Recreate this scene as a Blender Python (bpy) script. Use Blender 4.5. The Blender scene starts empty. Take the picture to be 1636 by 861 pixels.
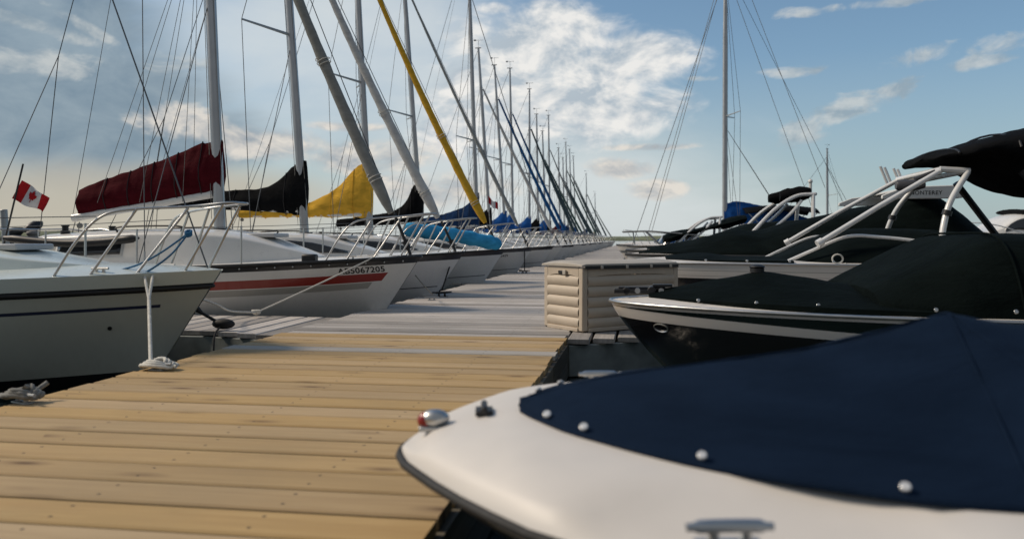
import bpy, math, random
from mathutils import Vector, Matrix, noise as mnoise
random.seed(7)
R = math.radians
C = bpy.context.scene.collection
F, CX, HY, ZC = 1250.0, 818.0, 383.0, 1.18      # focal length (photo px), centre column, horizon row, camera height
DK = 0.33                                       # dock deck height above the water
AL = Vector((-.987, .158, 0))                   # aft direction of the boats on the left of the dock
EV = Vector((.158, .987, 0))                    # direction of the dock
PV = Vector((.987, -.158, 0))

def P(px, py, Y):
    return Vector(((px-CX)/F*Y, Y, ZC+(HY-py)/F*Y))

# ------------------------------------------------------------------ materials
MATS = {}
class NT:
    def __init__(s, name):
        s.m = bpy.data.materials.new(name); s.m.use_nodes = True
        s.t = s.m.node_tree; s.b = s.t.nodes['Principled BSDF']
    def n(s, typ, **kw):
        k = s.t.nodes.new(typ)
        for a, v in kw.items():
            if a.startswith('i_'):
                key = a[2:]; key = int(key) if key.isdigit() else key
                s.put(k, key, v)
            else: setattr(k, a, v)
        return k
    def put(s, node, key, v):
        if isinstance(v, bpy.types.NodeSocket): s.t.links.new(v, node.inputs[key])
        else: node.inputs[key].default_value = v
    def math(s, op, a, b=0.0, c=0.0, clamp=False):
        k = s.n('ShaderNodeMath', operation=op, use_clamp=clamp); s.put(k, 0, a); s.put(k, 1, b); s.put(k, 2, c); return k.outputs[0]
    def mix(s, f, a, b, typ='MIX'):
        k = s.n('ShaderNodeMix', data_type='RGBA', blend_type=typ); s.put(k, 0, f)
        s.put(k, 6, a if isinstance(a, bpy.types.NodeSocket) else (*a[:3], 1)); s.put(k, 7, b if isinstance(b, bpy.types.NodeSocket) else (*b[:3], 1)); return k.outputs[2]
    def ramp(s, f, stops):
        k = s.n('ShaderNodeValToRGB'); s.put(k, 0, f); e = k.color_ramp.elements
        while len(e) < len(stops): e.new(.5)
        for q, (p, c) in zip(e, stops): q.position = p; q.color = (*c, 1) if len(c) == 3 else c
        return k.outputs[0]
    def noise(s, vec, scale, detail=4, rough=.55, dist=0):
        k = s.n('ShaderNodeTexNoise'); 
        if vec is not None: s.put(k, 'Vector', vec)
        s.put(k, 'Scale', scale); s.put(k, 'Detail', detail); s.put(k, 'Roughness', rough); s.put(k, 'Distortion', dist); return k.outputs[0]
    def obj(s): return s.n('ShaderNodeTexCoord').outputs['Object']
    def uv(s): return s.n('ShaderNodeTexCoord').outputs['UV']
    def mapping(s, vec, scale=(1, 1, 1), loc=(0, 0, 0)):
        k = s.n('ShaderNodeMapping'); s.put(k, 0, vec); k.inputs['Scale'].default_value = scale; k.inputs['Location'].default_value = loc; return k.outputs[0]
    def bump(s, h, strength=.3, dist=.01):
        k = s.n('ShaderNodeBump'); s.put(k, 'Height', h); k.inputs['Strength'].default_value = strength; k.inputs['Distance'].default_value = dist
        s.t.links.new(k.outputs[0], s.b.inputs['Normal'])
    def col(s, c): s.put(s.b, 'Base Color', c if isinstance(c, bpy.types.NodeSocket) else (*c, 1))
    def set(s, **kw):
        for k, v in kw.items(): s.put(s.b, k.replace('_', ' '), v)
        return s

def simple(name, c, rough=.5, metal=0, var=.15, vscale=6, coat=0, bump=0, bscale=60, vary_rough=.1, spec=.5):
    if name in MATS: return MATS[name]
    t = NT(name); o = t.obj(); nz = t.noise(o, vscale, 5)
    f = t.ramp(nz, [(.3, (0, 0, 0)), (.7, (1, 1, 1))])
    t.col(t.mix(f, [x*(1-var) for x in c], [min(1, x*(1+var*.6)) for x in c]))
    n2 = t.noise(o, vscale*4, 3)
    t.set(Metallic=metal); t.put(t.b, 'Roughness', t.math('MULTIPLY_ADD', n2, vary_rough*2, rough-vary_rough, True))
    t.put(t.b, 'Specular IOR Level', spec)
    if coat: t.put(t.b, 'Coat Weight', coat); t.put(t.b, 'Coat Roughness', .12)
    if bump: t.bump(t.noise(o, bscale, 4), bump, .004)
    MATS[name] = t.m; return t.m

def fabric(name, c, wr=.5, scale=5, fade=.35, sheen=.25):
    """sun-faded canvas with soft wrinkles and a fine weave"""
    if name in MATS: return MATS[name]
    t = NT(name); o = t.obj()
    st = t.mapping(o, (1, 1.6, 2.4))
    n1 = t.noise(st, scale*.5, 5, .6, .6); n2 = t.noise(st, scale*2.2, 4, .6, 1.2); n3 = t.noise(o, 420, 2)
    f = t.ramp(n1, [(.32, (0, 0, 0)), (.72, (1, 1, 1))])
    t.col(t.mix(f, [x*(1-fade*.6) for x in c], [min(1, x*(1+fade)+.004*fade) for x in c]))
    t.set(Roughness=.85); t.put(t.b, 'Specular IOR Level', .05); t.put(t.b, 'Sheen Weight', 0); t.put(t.b, 'Sheen Roughness', .5)
    h = t.math('ADD', t.math('MULTIPLY', n1, 1.2), t.math('MULTIPLY_ADD', n3, .012, t.math('MULTIPLY', n2, .45)))
    t.bump(h, wr*.55, .05)
    MATS[name] = t.m; return t.m

def hull_mat(name, base, bands=(), rough=.22, coat=.4, grime=.25):
    """gelcoat with painted bands; UV = (metres aft of the bow, metres below the sheer)"""
    if name in MATS: return MATS[name]
    t = NT(name); sp = t.n('ShaderNodeSeparateXYZ'); t.put(sp, 0, t.uv()); u, v = sp.outputs[0], sp.outputs[1]
    o = t.obj(); nz = t.noise(o, 2.2, 5)
    c = t.mix(t.ramp(nz, [(.35, (0, 0, 0)), (.75, (1, 1, 1))]), base, [x*.93 for x in base])
    st = t.noise(t.mapping(o, (7, 7, .7)), 3, 4, .6)                      # run-off streaks and scum near the water
    wl = t.math('SMOOTHSTEP' if False else 'MULTIPLY', t.math('SUBTRACT', v, .45), 1.6, clamp=True)
    g = t.math('MULTIPLY', t.ramp(st, [(.42, (0, 0, 0)), (.75, (1, 1, 1))]), t.math('MULTIPLY_ADD', wl, .8, .2))
    c = t.mix(t.math('MULTIPLY', g, grime), c, (.19, .17, .12))
    for b in bands:
        u0, u1, v0, v1, col = b[:5]; sl = b[5] if len(b) > 5 else 0
        uu = t.math('MULTIPLY_ADD', v, -sl, u)
        m = t.math('MULTIPLY', t.math('MULTIPLY', t.math('GREATER_THAN', uu, u0), t.math('LESS_THAN', u, u1)),
                   t.math('MULTIPLY', t.math('GREATER_THAN', v, v0), t.math('LESS_THAN', v, v1)))
        c = t.mix(m, c, col)
    t.col(c); t.put(t.b, 'Roughness', t.math('MULTIPLY_ADD', st, .2, rough-.05)); t.put(t.b, 'Coat Weight', coat); t.put(t.b, 'Coat Roughness', .1)
    t.bump(t.noise(o, 3, 2), .08, .01)
    MATS[name] = t.m; return t.m

def wood(name, c1, c2, knots=.8, weather=0, rough=.72, gap=(.1, .06, .03)):
    """planks: UV.x along the board (m), UV.y across it (m), colour attribute 'tone' = per-board random"""
    if name in MATS: return MATS[name]
    t = NT(name); uv = t.uv()
    at = t.n('ShaderNodeAttribute', attribute_name='tone'); ts = t.n('ShaderNodeSeparateColor'); t.put(ts, 0, at.outputs['Color'])
    tone, t2, grey = ts.outputs[0], ts.outputs[1], ts.outputs[2]
    off = t.n('ShaderNodeCombineXYZ'); t.put(off, 0, t.math('MULTIPLY', tone, 37.)); t.put(off, 1, t.math('MULTIPLY', t2, 19.)); t.put(off, 2, t.math('MULTIPLY', tone, 11.))
    ad = t.n('ShaderNodeVectorMath', operation='ADD'); t.put(ad, 0, uv); t.put(ad, 1, off.outputs[0]); w = ad.outputs[0]
    # knots bend the grain
    vk = t.n('ShaderNodeTexVoronoi', feature='F1'); t.put(vk, 'Vector', t.mapping(w, (2.2, 7.5, 1))); vk.inputs['Scale'].default_value = 1.0
    kd = vk.outputs['Distance']
    kr = t.n('ShaderNodeSeparateColor'); t.put(kr, 0, vk.outputs['Color'])
    has = t.math('GREATER_THAN', kr.outputs[0], .5)
    km = t.math('MULTIPLY', t.ramp(kd, [(.05, (1, 1, 1)), (.16, (.35, .35, .35)), (.3, (0, 0, 0))]), has)
    wm = t.mapping(w, (1.1, 26, 1))
    g1 = t.noise(wm, 1.0, 6, .65, .8); g2 = t.noise(t.mapping(w, (3, 130, 1)), 1, 4, .6); g3 = t.noise(t.mapping(w, (.8, 3, 1)), 1.3, 4)
    c = t.mix(t.ramp(g1, [(.3, (0, 0, 0)), (.68, (1, 1, 1))]), c1, c2)
    c = t.mix(t.math('MULTIPLY', t.ramp(g2, [(.4, (0, 0, 0)), (.75, (1, 1, 1))]), .3), c, [x*.55 for x in c1])
    c = t.mix(t.ramp(g3, [(.35, (0, 0, 0)), (.8, (.5, .5, .5))]), c, [c1[0]*.8, c1[1]*.85, c1[2]*.85])
    hs = t.n('ShaderNodeHueSaturation'); t.put(hs, 'Color', c)
    t.put(hs, 'Value', t.math('MULTIPLY_ADD', tone, (.18 if not weather else .7), (.90 if not weather else .62))); t.put(hs, 'Saturation', t.math('MULTIPLY_ADD', t2, .22, .80))
    c = hs.outputs[0]
    c = t.mix(t.math('MULTIPLY', grey, .85), c, (.42, .41, .39))
    c = t.mix(t.math('MULTIPLY', km, knots), c, (.09, .045, .02) if not weather else (.12, .11, .1))
    # dirty footmarks and dust patches
    d = t.noise(t.obj(), .9, 6, .65); c = t.mix(t.math('MULTIPLY', t.ramp(d, [(.5, (0, 0, 0)), (.78, (1, 1, 1))]), .2), c, (.2, .17, .12) if not weather else (.2, .19, .17))
    su = t.n('ShaderNodeSeparateXYZ'); t.put(su, 0, uv)
    du = t.math('MULTIPLY', t.math('SUBTRACT', t.math('FRACT', t.math('DIVIDE', su.outputs[0], .65)), .5), .65)
    for vv in (.045, .142):
        dv = t.math('SUBTRACT', su.outputs[1], vv); dd = t.math('SQRT', t.math('ADD', t.math('MULTIPLY', du, du), t.math('MULTIPLY', dv, dv)))
        c = t.mix(t.math('LESS_THAN', dd, .0065), c, (.035, .03, .025))
    t.col(c); t.put(t.b, 'Roughness', t.math('MULTIPLY_ADD', g1, .2, rough-.1)); t.put(t.b, 'Specular IOR Level', .3)
    t.bump(t.math('ADD', t.math('MULTIPLY', g1, .6), t.math('MULTIPLY', g2, .5)), .35, .004)
    MATS[name] = t.m; return t.m

WHITE = (.78, .77, .74); CREAM = (.72, .68, .6)
m_gel = simple('gelcoat_white', (.74, .73, .70), .3, 0, .06, 3, .3)
m_gel_green = simple('gelcoat_pale_green', (.62, .68, .65), .3, 0, .06, 3, .3)
m_gel_cream = simple('gelcoat_cream', (.67, .635, .59), .5, 0, .06, 2.5, .0)
m_gel_grey = simple('gelcoat_grey', (.5, .5, .5), .35, 0, .08, 3, .3)
m_black = simple('black_plastic', (.012, .012, .013), .45, 0, .3, 8)
m_rubber = simple('black_rubber', (.015, .015, .015), .7, 0, .3, 9)
m_alu = simple('mast_aluminium', (.5, .5, .5), .42, .85, .12, 3)
m_alu_dark = simple('weathered_aluminium', (.42, .43, .43), .5, .8, .15, 3)
m_steel = simple('stainless_steel', (.52, .52, .51), .36, 1, .08, 5)
m_wire = simple('wire_rope', (.12, .125, .13), .5, .6, .1, 20)
m_whitetube = simple('white_tube', (.74, .74, .73), .3, .1, .08, 5, .2)
m_rope = simple('white_rope', (.68, .66, .6), .85, 0, .2, 40, bump=.6, bscale=220)
m_rope_grey = simple('grey_rope', (.24, .235, .215), .9, 0, .3, 40, bump=.6, bscale=220)
m_rope_blue = simple('blue_rope', (.03, .16, .33), .85, 0, .2, 40, bump=.5, bscale=220)
m_rope_black = simple('black_rope', (.02, .02, .022), .85, 0, .2, 40)
m_glass = simple('tinted_window', (.015, .018, .022), .1, 0, .15, 2, .6, vary_rough=.04)
m_red = simple('red_lens', (.25, .02, .015), .2, 0, .1, 5)
m_cover = {k: fabric('canvas_'+k, c, .55) for k, c in dict(maroon=(.062, .005, .009), black=(.006, .0065, .0075), yellow=(.74, .42, .05),
    navy=(.014, .04, .11), blue=(.015, .085, .3), green=(.002, .0045, .0042), grey=(.3, .29, .26), white=(.6, .59, .56), dark=(.003, .006, .006),
    teal=(.02, .09, .14), sky=(.05, .33, .6), lightgrey=(.5, .5, .47)).items()}
m_jib = {k: fabric('furled_'+k, c, .3, 12, .2) for k, c in dict(taupe=(.27, .268, .25), white=(.55, .54, .52), yellow=(.68, .38, .04), grey=(.34, .35, .34),
    blue=(.02, .10, .26), dark=(.06, .09, .10), green=(.06, .11, .10)).items()}
m_beige = simple('beige_plastic', (.50, .425, .335), .55, 0, .07, 5, bump=.15, bscale=140)
m_beige2 = simple('beige_plastic_lid', (.43, .395, .34), .55, 0, .08, 5, bump=.15, bscale=140)
m_navy = fabric('canvas_boat_navy', (.005, .0125, .029), .3, 3.0, .35)
m_new = wood('new_pine_planks', (.435, .28, .118), (.54, .372, .172), .85)
m_old = wood('weathered_planks', (.34, .31, .285), (.58, .535, .495), .5, 1)
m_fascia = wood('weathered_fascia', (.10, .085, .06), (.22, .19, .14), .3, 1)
m_floatgrey = simple('grey_float', (.24, .27, .265), .7, 0, .4, 4)

# ------------------------------------------------------------------ mesh helpers
class MB:
    def __init__(s): s.v = []; s.f = []; s.uv = []; s.mi = []; s.tone = []
    def add(s, vs, fs, uv=None, mi=0, tone=None):
        b = len(s.v); s.v += [tuple(x) for x in vs]; s.f += [tuple(i+b for i in f) for f in fs]; s.mi += [mi]*len(fs)
        s.uv += list(uv) if uv else [(0, 0)]*len(vs); s.tone += [tone or (.5, .5, 0)]*len(vs); return s
    def box(s, c, sz, rz=0, mi=0):
        x, y, z = (q/2 for q in sz); m = Matrix.Rotation(rz, 3, 'Z'); c = Vector(c)
        vs = [c+m @ Vector((a*x, b*y, d*z)) for d in (-1, 1) for b in (-1, 1) for a in (-1, 1)]
        return s.add(vs, [(0, 2, 3, 1), (4, 5, 7, 6), (0, 1, 5, 4), (2, 6, 7, 3), (0, 4, 6, 2), (1, 3, 7, 5)], mi=mi)
    def tube(s, pts, r, n=8, mi=0, flat=1.0, cap=True):
        pts = [Vector(p) for p in pts]; N = len(pts); rs = r if isinstance(r, (list, tuple)) else [r]*N
        tans = []
        for i in range(N):
            a, b = pts[max(0, i-1)], pts[min(N-1, i+1)]; d = (b-a); tans.append(d.normalized() if d.length > 1e-9 else Vector((0, 0, 1)))
        up = Vector((0, 0, 1)) if abs(tans[0].z) < .9 else Vector((1, 0, 0))
        x = tans[0].cross(up).normalized(); vs = []
        for i in range(N):
            x = (x-tans[i]*x.dot(tans[i])); x = x.normalized() if x.length > 1e-6 else tans[i].orthogonal().normalized(); y = tans[i].cross(x)
            for k in range(n):
                a = 2*math.pi*k/n; vs.append(pts[i]+x*math.cos(a)*rs[i]*flat+y*math.sin(a)*rs[i])
        fs = [(i*n+k, i*n+(k+1) % n, (i+1)*n+(k+1) % n, (i+1)*n+k) for i in range(N-1) for k in range(n)]
        if cap: fs += [tuple(range(n-1, -1, -1)), tuple((N-1)*n+k for k in range(n))]
        return s.add(vs, fs, mi=mi)
    def loft(s, rings, closed=True, cap=(True, True), uvs=None, mi=0):
        n = len(rings[0]); vs = [p for r in rings for p in r]; m = n if closed else n-1
        fs = [(i*n+k, i*n+(k+1) % n, (i+1)*n+(k+1) % n, (i+1)*n+k) for i in range(len(rings)-1) for k in range(m)]
        if cap[0]: fs.append(tuple(range(n-1, -1, -1)))
        if cap[1]: fs.append(tuple((len(rings)-1)*n+k for k in range(n)))
        return s.add(vs, fs, [q for r in uvs for q in r] if uvs else None, mi)
    def ball(s, c, r, sc=(1, 1, 1), nu=12, nv=8, mi=0):
        c = Vector(c); rings = []
        for i in range(nv+1):
            th = math.pi*(i+.001)/(nv+.002)
            rings.append([c+Vector((r*sc[0]*math.sin(th)*math.cos(2*math.pi*k/nu), r*sc[1]*math.sin(th)*math.sin(2*math.pi*k/nu), -r*sc[2]*math.cos(th))) for k in range(nu)])
        return s.loft(rings, mi=mi)
    def disc(s, c, nrm, r, h, n=16, mi=0):
        c = Vector(c); d = Vector(nrm).normalized(); return s.tube([c, c+d*h], r, n, mi)
    def build(s, name, mat, parent=None, sharp=38, bevel=0, sub=0, solid=0):
        me = bpy.data.meshes.new(name); me.from_pydata(s.v, [], s.f)
        ul = me.uv_layers.new(name='UVMap'); vi = [0]*len(me.loops); me.loops.foreach_get('vertex_index', vi)
        ul.data.foreach_set('uv', [c for i in vi for c in s.uv[i]])
        if any(t != (.5, .5, 0) for t in s.tone):
            ca = me.color_attributes.new('tone', 'FLOAT_COLOR', 'POINT'); ca.data.foreach_set('color', [c for t in s.tone for c in (*t, 1)])
        for m in (mat if isinstance(mat, (list, tuple)) else [mat]): me.materials.append(m)
        me.polygons.foreach_set('material_index', s.mi)
        import bmesh
        bm = bmesh.new(); bm.from_mesh(me); bmesh.ops.recalc_face_normals(bm, faces=bm.faces); bm.to_mesh(me); bm.free()
        me.polygons.foreach_set('use_smooth', [True]*len(me.polygons)); me.set_sharp_from_angle(angle=R(sharp)); me.update()
        o = bpy.data.objects.new(name, me); C.objects.link(o)
        if parent: o.parent = parent
        if solid: k = o.modifiers.new('solid', 'SOLIDIFY'); k.thickness = solid; k.offset = 0
        if bevel: k = o.modifiers.new('bevel', 'BEVEL'); k.width = bevel; k.segments = 2; k.limit_method = 'ANGLE'; k.angle_limit = R(40)
        if sub: k = o.modifiers.new('sub', 'SUBSURF'); k.levels = sub; k.render_levels = sub
        return o

def thing(name, label, cat, loc=(0, 0, 0), rz=0, group=None):
    o = bpy.data.objects.new(name, None); C.objects.link(o); o.empty_display_size = .2
    o.location = loc; o.rotation_euler = (0, 0, rz); return tag(o, label, cat, group)
def tag(o, label, cat, group=None):
    o['label'] = label; o['category'] = cat
    if group: o['group'] = group
    return o
def struct(o, kind='structure'): o['kind'] = kind; return o
def ease(a, b, x): x = max(0, min(1, (x-a)/(b-a))); return x*x*(3-2*x)
def lerp_table(tb, x):
    if x <= tb[0][0]: return tb[0][1]
    for (a, p), (b, q) in zip(tb, tb[1:]):
        if x <= b: return p+(q-p)*(x-a)/(b-a)
    return tb[-1][1]
def smooth_table(tb, x):
    """monotone-ish Catmull interpolation of a table"""
    n = len(tb)
    if x <= tb[0][0]: return tb[0][1]
    if x >= tb[-1][0]: return tb[-1][1]
    for i in range(n-1):
        if x <= tb[i+1][0]:
            (x0, y0), (x1, y1) = tb[i], tb[i+1]; h = x1-x0; d = (y1-y0)/h
            m0 = d if i == 0 else ((y1-tb[i-1][1])/(x1-tb[i-1][0])); m1 = d if i == n-2 else ((tb[i+2][1]-y0)/(tb[i+2][0]-x0))
            u = (x-x0)/h; return (2*u**3-3*u*u+1)*y0+(u**3-2*u*u+u)*h*m0+(-2*u**3+3*u*u)*y1+(u**3-u*u)*h*m1
def curve_pts(ctrl, n=10):
    """Catmull-Rom through control points"""
    c = [Vector(p) for p in ctrl]; c = [c[0]*2-c[1]]+c+[c[-1]*2-c[-2]]; out = []
    for i in range(1, len(c)-2):
        p0, p1, p2, p3 = c[i-1:i+3]
        for k in range(n):
            t = k/n; out.append(.5*((2*p1)+(p2-p0)*t+(2*p0-5*p1+4*p2-p3)*t*t+(3*p1-p0-3*p2+p3)*t**3))
    out.append(c[-2]); return out
def sag(a, b, d, n=10):
    a, b = Vector(a), Vector(b); return [a.lerp(b, i/n)-Vector((0, 0, d*4*(i/n)*(1-i/n))) for i in range(n+1)]

def text_obj(s, size, fn, name, mat, parent, bold=.012, spacing=1.0):
    cu = bpy.data.curves.new(name, 'FONT'); cu.body = s; cu.size = size; cu.offset = bold*size; cu.space_character = spacing; cu.resolution_u = 4
    o = bpy.data.objects.new('tmp_text', cu); C.objects.link(o); dg = bpy.context.evaluated_depsgraph_get(); dg.update()
    me = bpy.data.meshes.new_from_object(o.evaluated_get(dg)); bpy.data.objects.remove(o)
    for v in me.vertices: v.co = fn(v.co.x, v.co.y)
    me.name = name; me.materials.clear(); me.materials.append(mat); q = bpy.data.objects.new(name, me); C.objects.link(q); q.parent = parent; return q

# ------------------------------------------------------------------ hulls
class Hull:
    """x aft from the bow tip, y abeam, z above the water"""
    def __init__(s, L=5.9, B=2.2, zb=.97, zm=.82, zk=-.3, rake=.85, tm=.6, ws=.72, kind='sail', wtab=None, pw=.8):
        s.L, s.B, s.zb, s.zm, s.zk, s.rake, s.tm, s.wst, s.kind, s.wtab, s.pw = L, B, zb, zm, zk, rake, tm, ws, kind, wtab, pw
    def w(s, t):
        if s.wtab: return smooth_table(s.wtab, t*s.L)
        if t < s.tm: return s.B/2*max(0, 1-(1-t/s.tm)**2)**s.pw
        return s.B/2*(1-(1-s.wst)*((t-s.tm)/(1-s.tm))**2)
    def zs(s, t): return s.zm+(s.zb-s.zm)*max(0, 1-t/.75)**1.8
    def prof(s, q, t):
        if s.kind == 'sail':
            m = ease(0, .5, t); a = 1.05+1.7*m; b = 1.0-.42*m
            return max(0, 1-q**a)**b
        ch = .72; k = .62+.26*ease(0, .5, t)
        return 1-(1-k)*(q/ch)**1.3 if q < ch else k*(1-(q-ch)/(1-ch))
    def pt(s, t, q, side):
        zs = s.zs(t); z = zs-q*(zs-s.zk); rk = s.rake*(q**1.0)*max(0, 1-t)**3 if s.kind == 'sail' else s.rake*(q**1.25)*max(0, 1-t)**3
        return Vector((t*s.L*(1)+rk, side*(s.w(t)*s.prof(q, t)+(.012 if q < .98 else 0)*(1-q)), z))
    def at(s, x, v, side, off=0):
        """point on the topside, v metres below the sheer, pushed out by off"""
        t = x/s.L
        for _ in range(12):
            q = min(1, v/(s.zs(t)-s.zk)); t = max(0, t+(x-s.pt(t, q, side).x)/s.L*.8)
        q = min(1, v/(s.zs(t)-s.zk)); p = s.pt(t, q, side); e = 1e-3
        n = (s.pt(t+e, q, side)-p).cross(s.pt(t, q+e, side)-p).normalized()
        if n.y*side < 0: n = -n
        return p+n*off
    def edge(s, x, side, dz=0, off=0): t = x/s.L; return Vector((x, side*(s.w(t)+off), s.zs(t)+dz))
    def deckz(s, x, y=0, camber=.06): t = x/s.L; w = max(.02, s.w(t)); return s.zs(t)+camber*(1-min(1, abs(y)/w)**2)*min(1, w/.6)
    def build(s, parent, mat, dmat, ns=30, nq=14, camber=.06, name='hull'):
        ts = [(i/ns)**1.5 for i in range(ns+1)]; rings = []; uvs = []
        for t in ts:
            r = [s.pt(t, 1-j/nq, 1) for j in range(nq, 0, -1)]; r = [s.pt(t, j/nq, 1) for j in range(nq)]+[s.pt(t, 1-j/nq, -1) for j in range(nq+1)]
            rings.append(r); uvs.append([(t*s.L+(p.x-t*s.L)*.85, s.zs(t)-p.z) for p in r])
        b = MB(); b.loft(rings, closed=False, cap=(False, False), uvs=uvs)
        n = len(rings[0]); k = len(b.v); last = rings[-1]; b.add(last, [tuple(range(n))], [(3, .3)]*n)
        h = b.build(name, mat, parent, 50)
        d = MB(); rg = []
        for t in ts:
            w = s.w(t); rg.append([Vector((t*s.L, w*u, s.zs(t)-.004+camber*(1-u*u)*min(1, w/.6))) for u in (1, .9, .6, .3, 0, -.3, -.6, -.9, -1)])
        d.loft(rg, closed=False, cap=(False, False)); d.build('deck', dmat, parent, 40)
        return h

def rail_strip(h, parent, mat, name, r, v=.0, off=.004, x0=0.0, x1=None, n=40, flat=1.0):
    x1 = x1 or h.L; b = MB()
    A = [h.at(x1*(1-(i/n))**1.5+.004+x0, v, -1, off) for i in range(n+1)]; Bp = [h.at(x1*(i/n)**1.5+.004+x0, v, 1, off) for i in range(n+1)]
    b.tube(A+Bp, r, 8, flat=flat); return b.build(name, mat, parent, 60)

class Cabin:
    """trunk cabin: tables of half width and top height over x"""
    def __init__(s, h, wt, zt): s.h, s.wt, s.zt = h, wt, zt
    def pt(s, x, f, side):
        """f 0 at the deck, .55 at the shoulder, 1 at the middle of the roof"""
        w = smooth_table(s.wt, x); zt = smooth_table(s.zt, x); zd = s.h.deckz(x, w)-.03; H = max(.015, zt-zd)
        if f < .55: k = f/.55; return Vector((x, side*w*(1-.14*k), zd+H*.80*k))
        k = (f-.55)/.45; a = k*math.pi/2
        return Vector((x, side*w*.86*(math.cos(a))**.8 if k < 1 else 0, zd+H*(.80+.20*math.sin(a)**.9)))
    def build(s, parent, mat):
        x0, x1 = s.zt[0][0], s.zt[-1][0]; n = 34; fs = [0, .2, .4, .5, .55, .6, .66, .74, .83, .92, 1]; rg = []
        for i in range(n+1):
            x = x0+(x1-x0)*i/n; rg.append([s.pt(x, f, 1) for f in fs]+[s.pt(x, f, -1) for f in reversed(fs[:-1])])
        return MB().loft(rg, closed=True).build('cabin', mat, parent, 42)
    def window(s, parent, poly_top, poly_bot, side, mat, frame=None, sub=True):
        xs0, xs1 = poly_top[0][0], poly_top[-1][0]; n = 14
        def patch(off, grow):
            rows = []
            for i in range(n+1):
                x = xs0-grow+(xs1-xs0+2*grow)*i/n; a = lerp_table(poly_bot, x)-grow*.55; b = lerp_table(poly_top, x)+grow*.55
                row = []
                for j in range(5):
                    p = s.pt(x, a+(b-a)*j/4, side); row.append(p+Vector((0, side*off, off*.25)))
                rows.append(row)
            return rows
        o = MB().loft(patch(.008, 0), closed=False, cap=(False, False)).build('window', mat, parent, 60, solid=.005)
        if frame: MB().loft(patch(.003, .022), closed=False, cap=(False, False)).build('frame', frame, o, 60, solid=.004)
        return o

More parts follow.
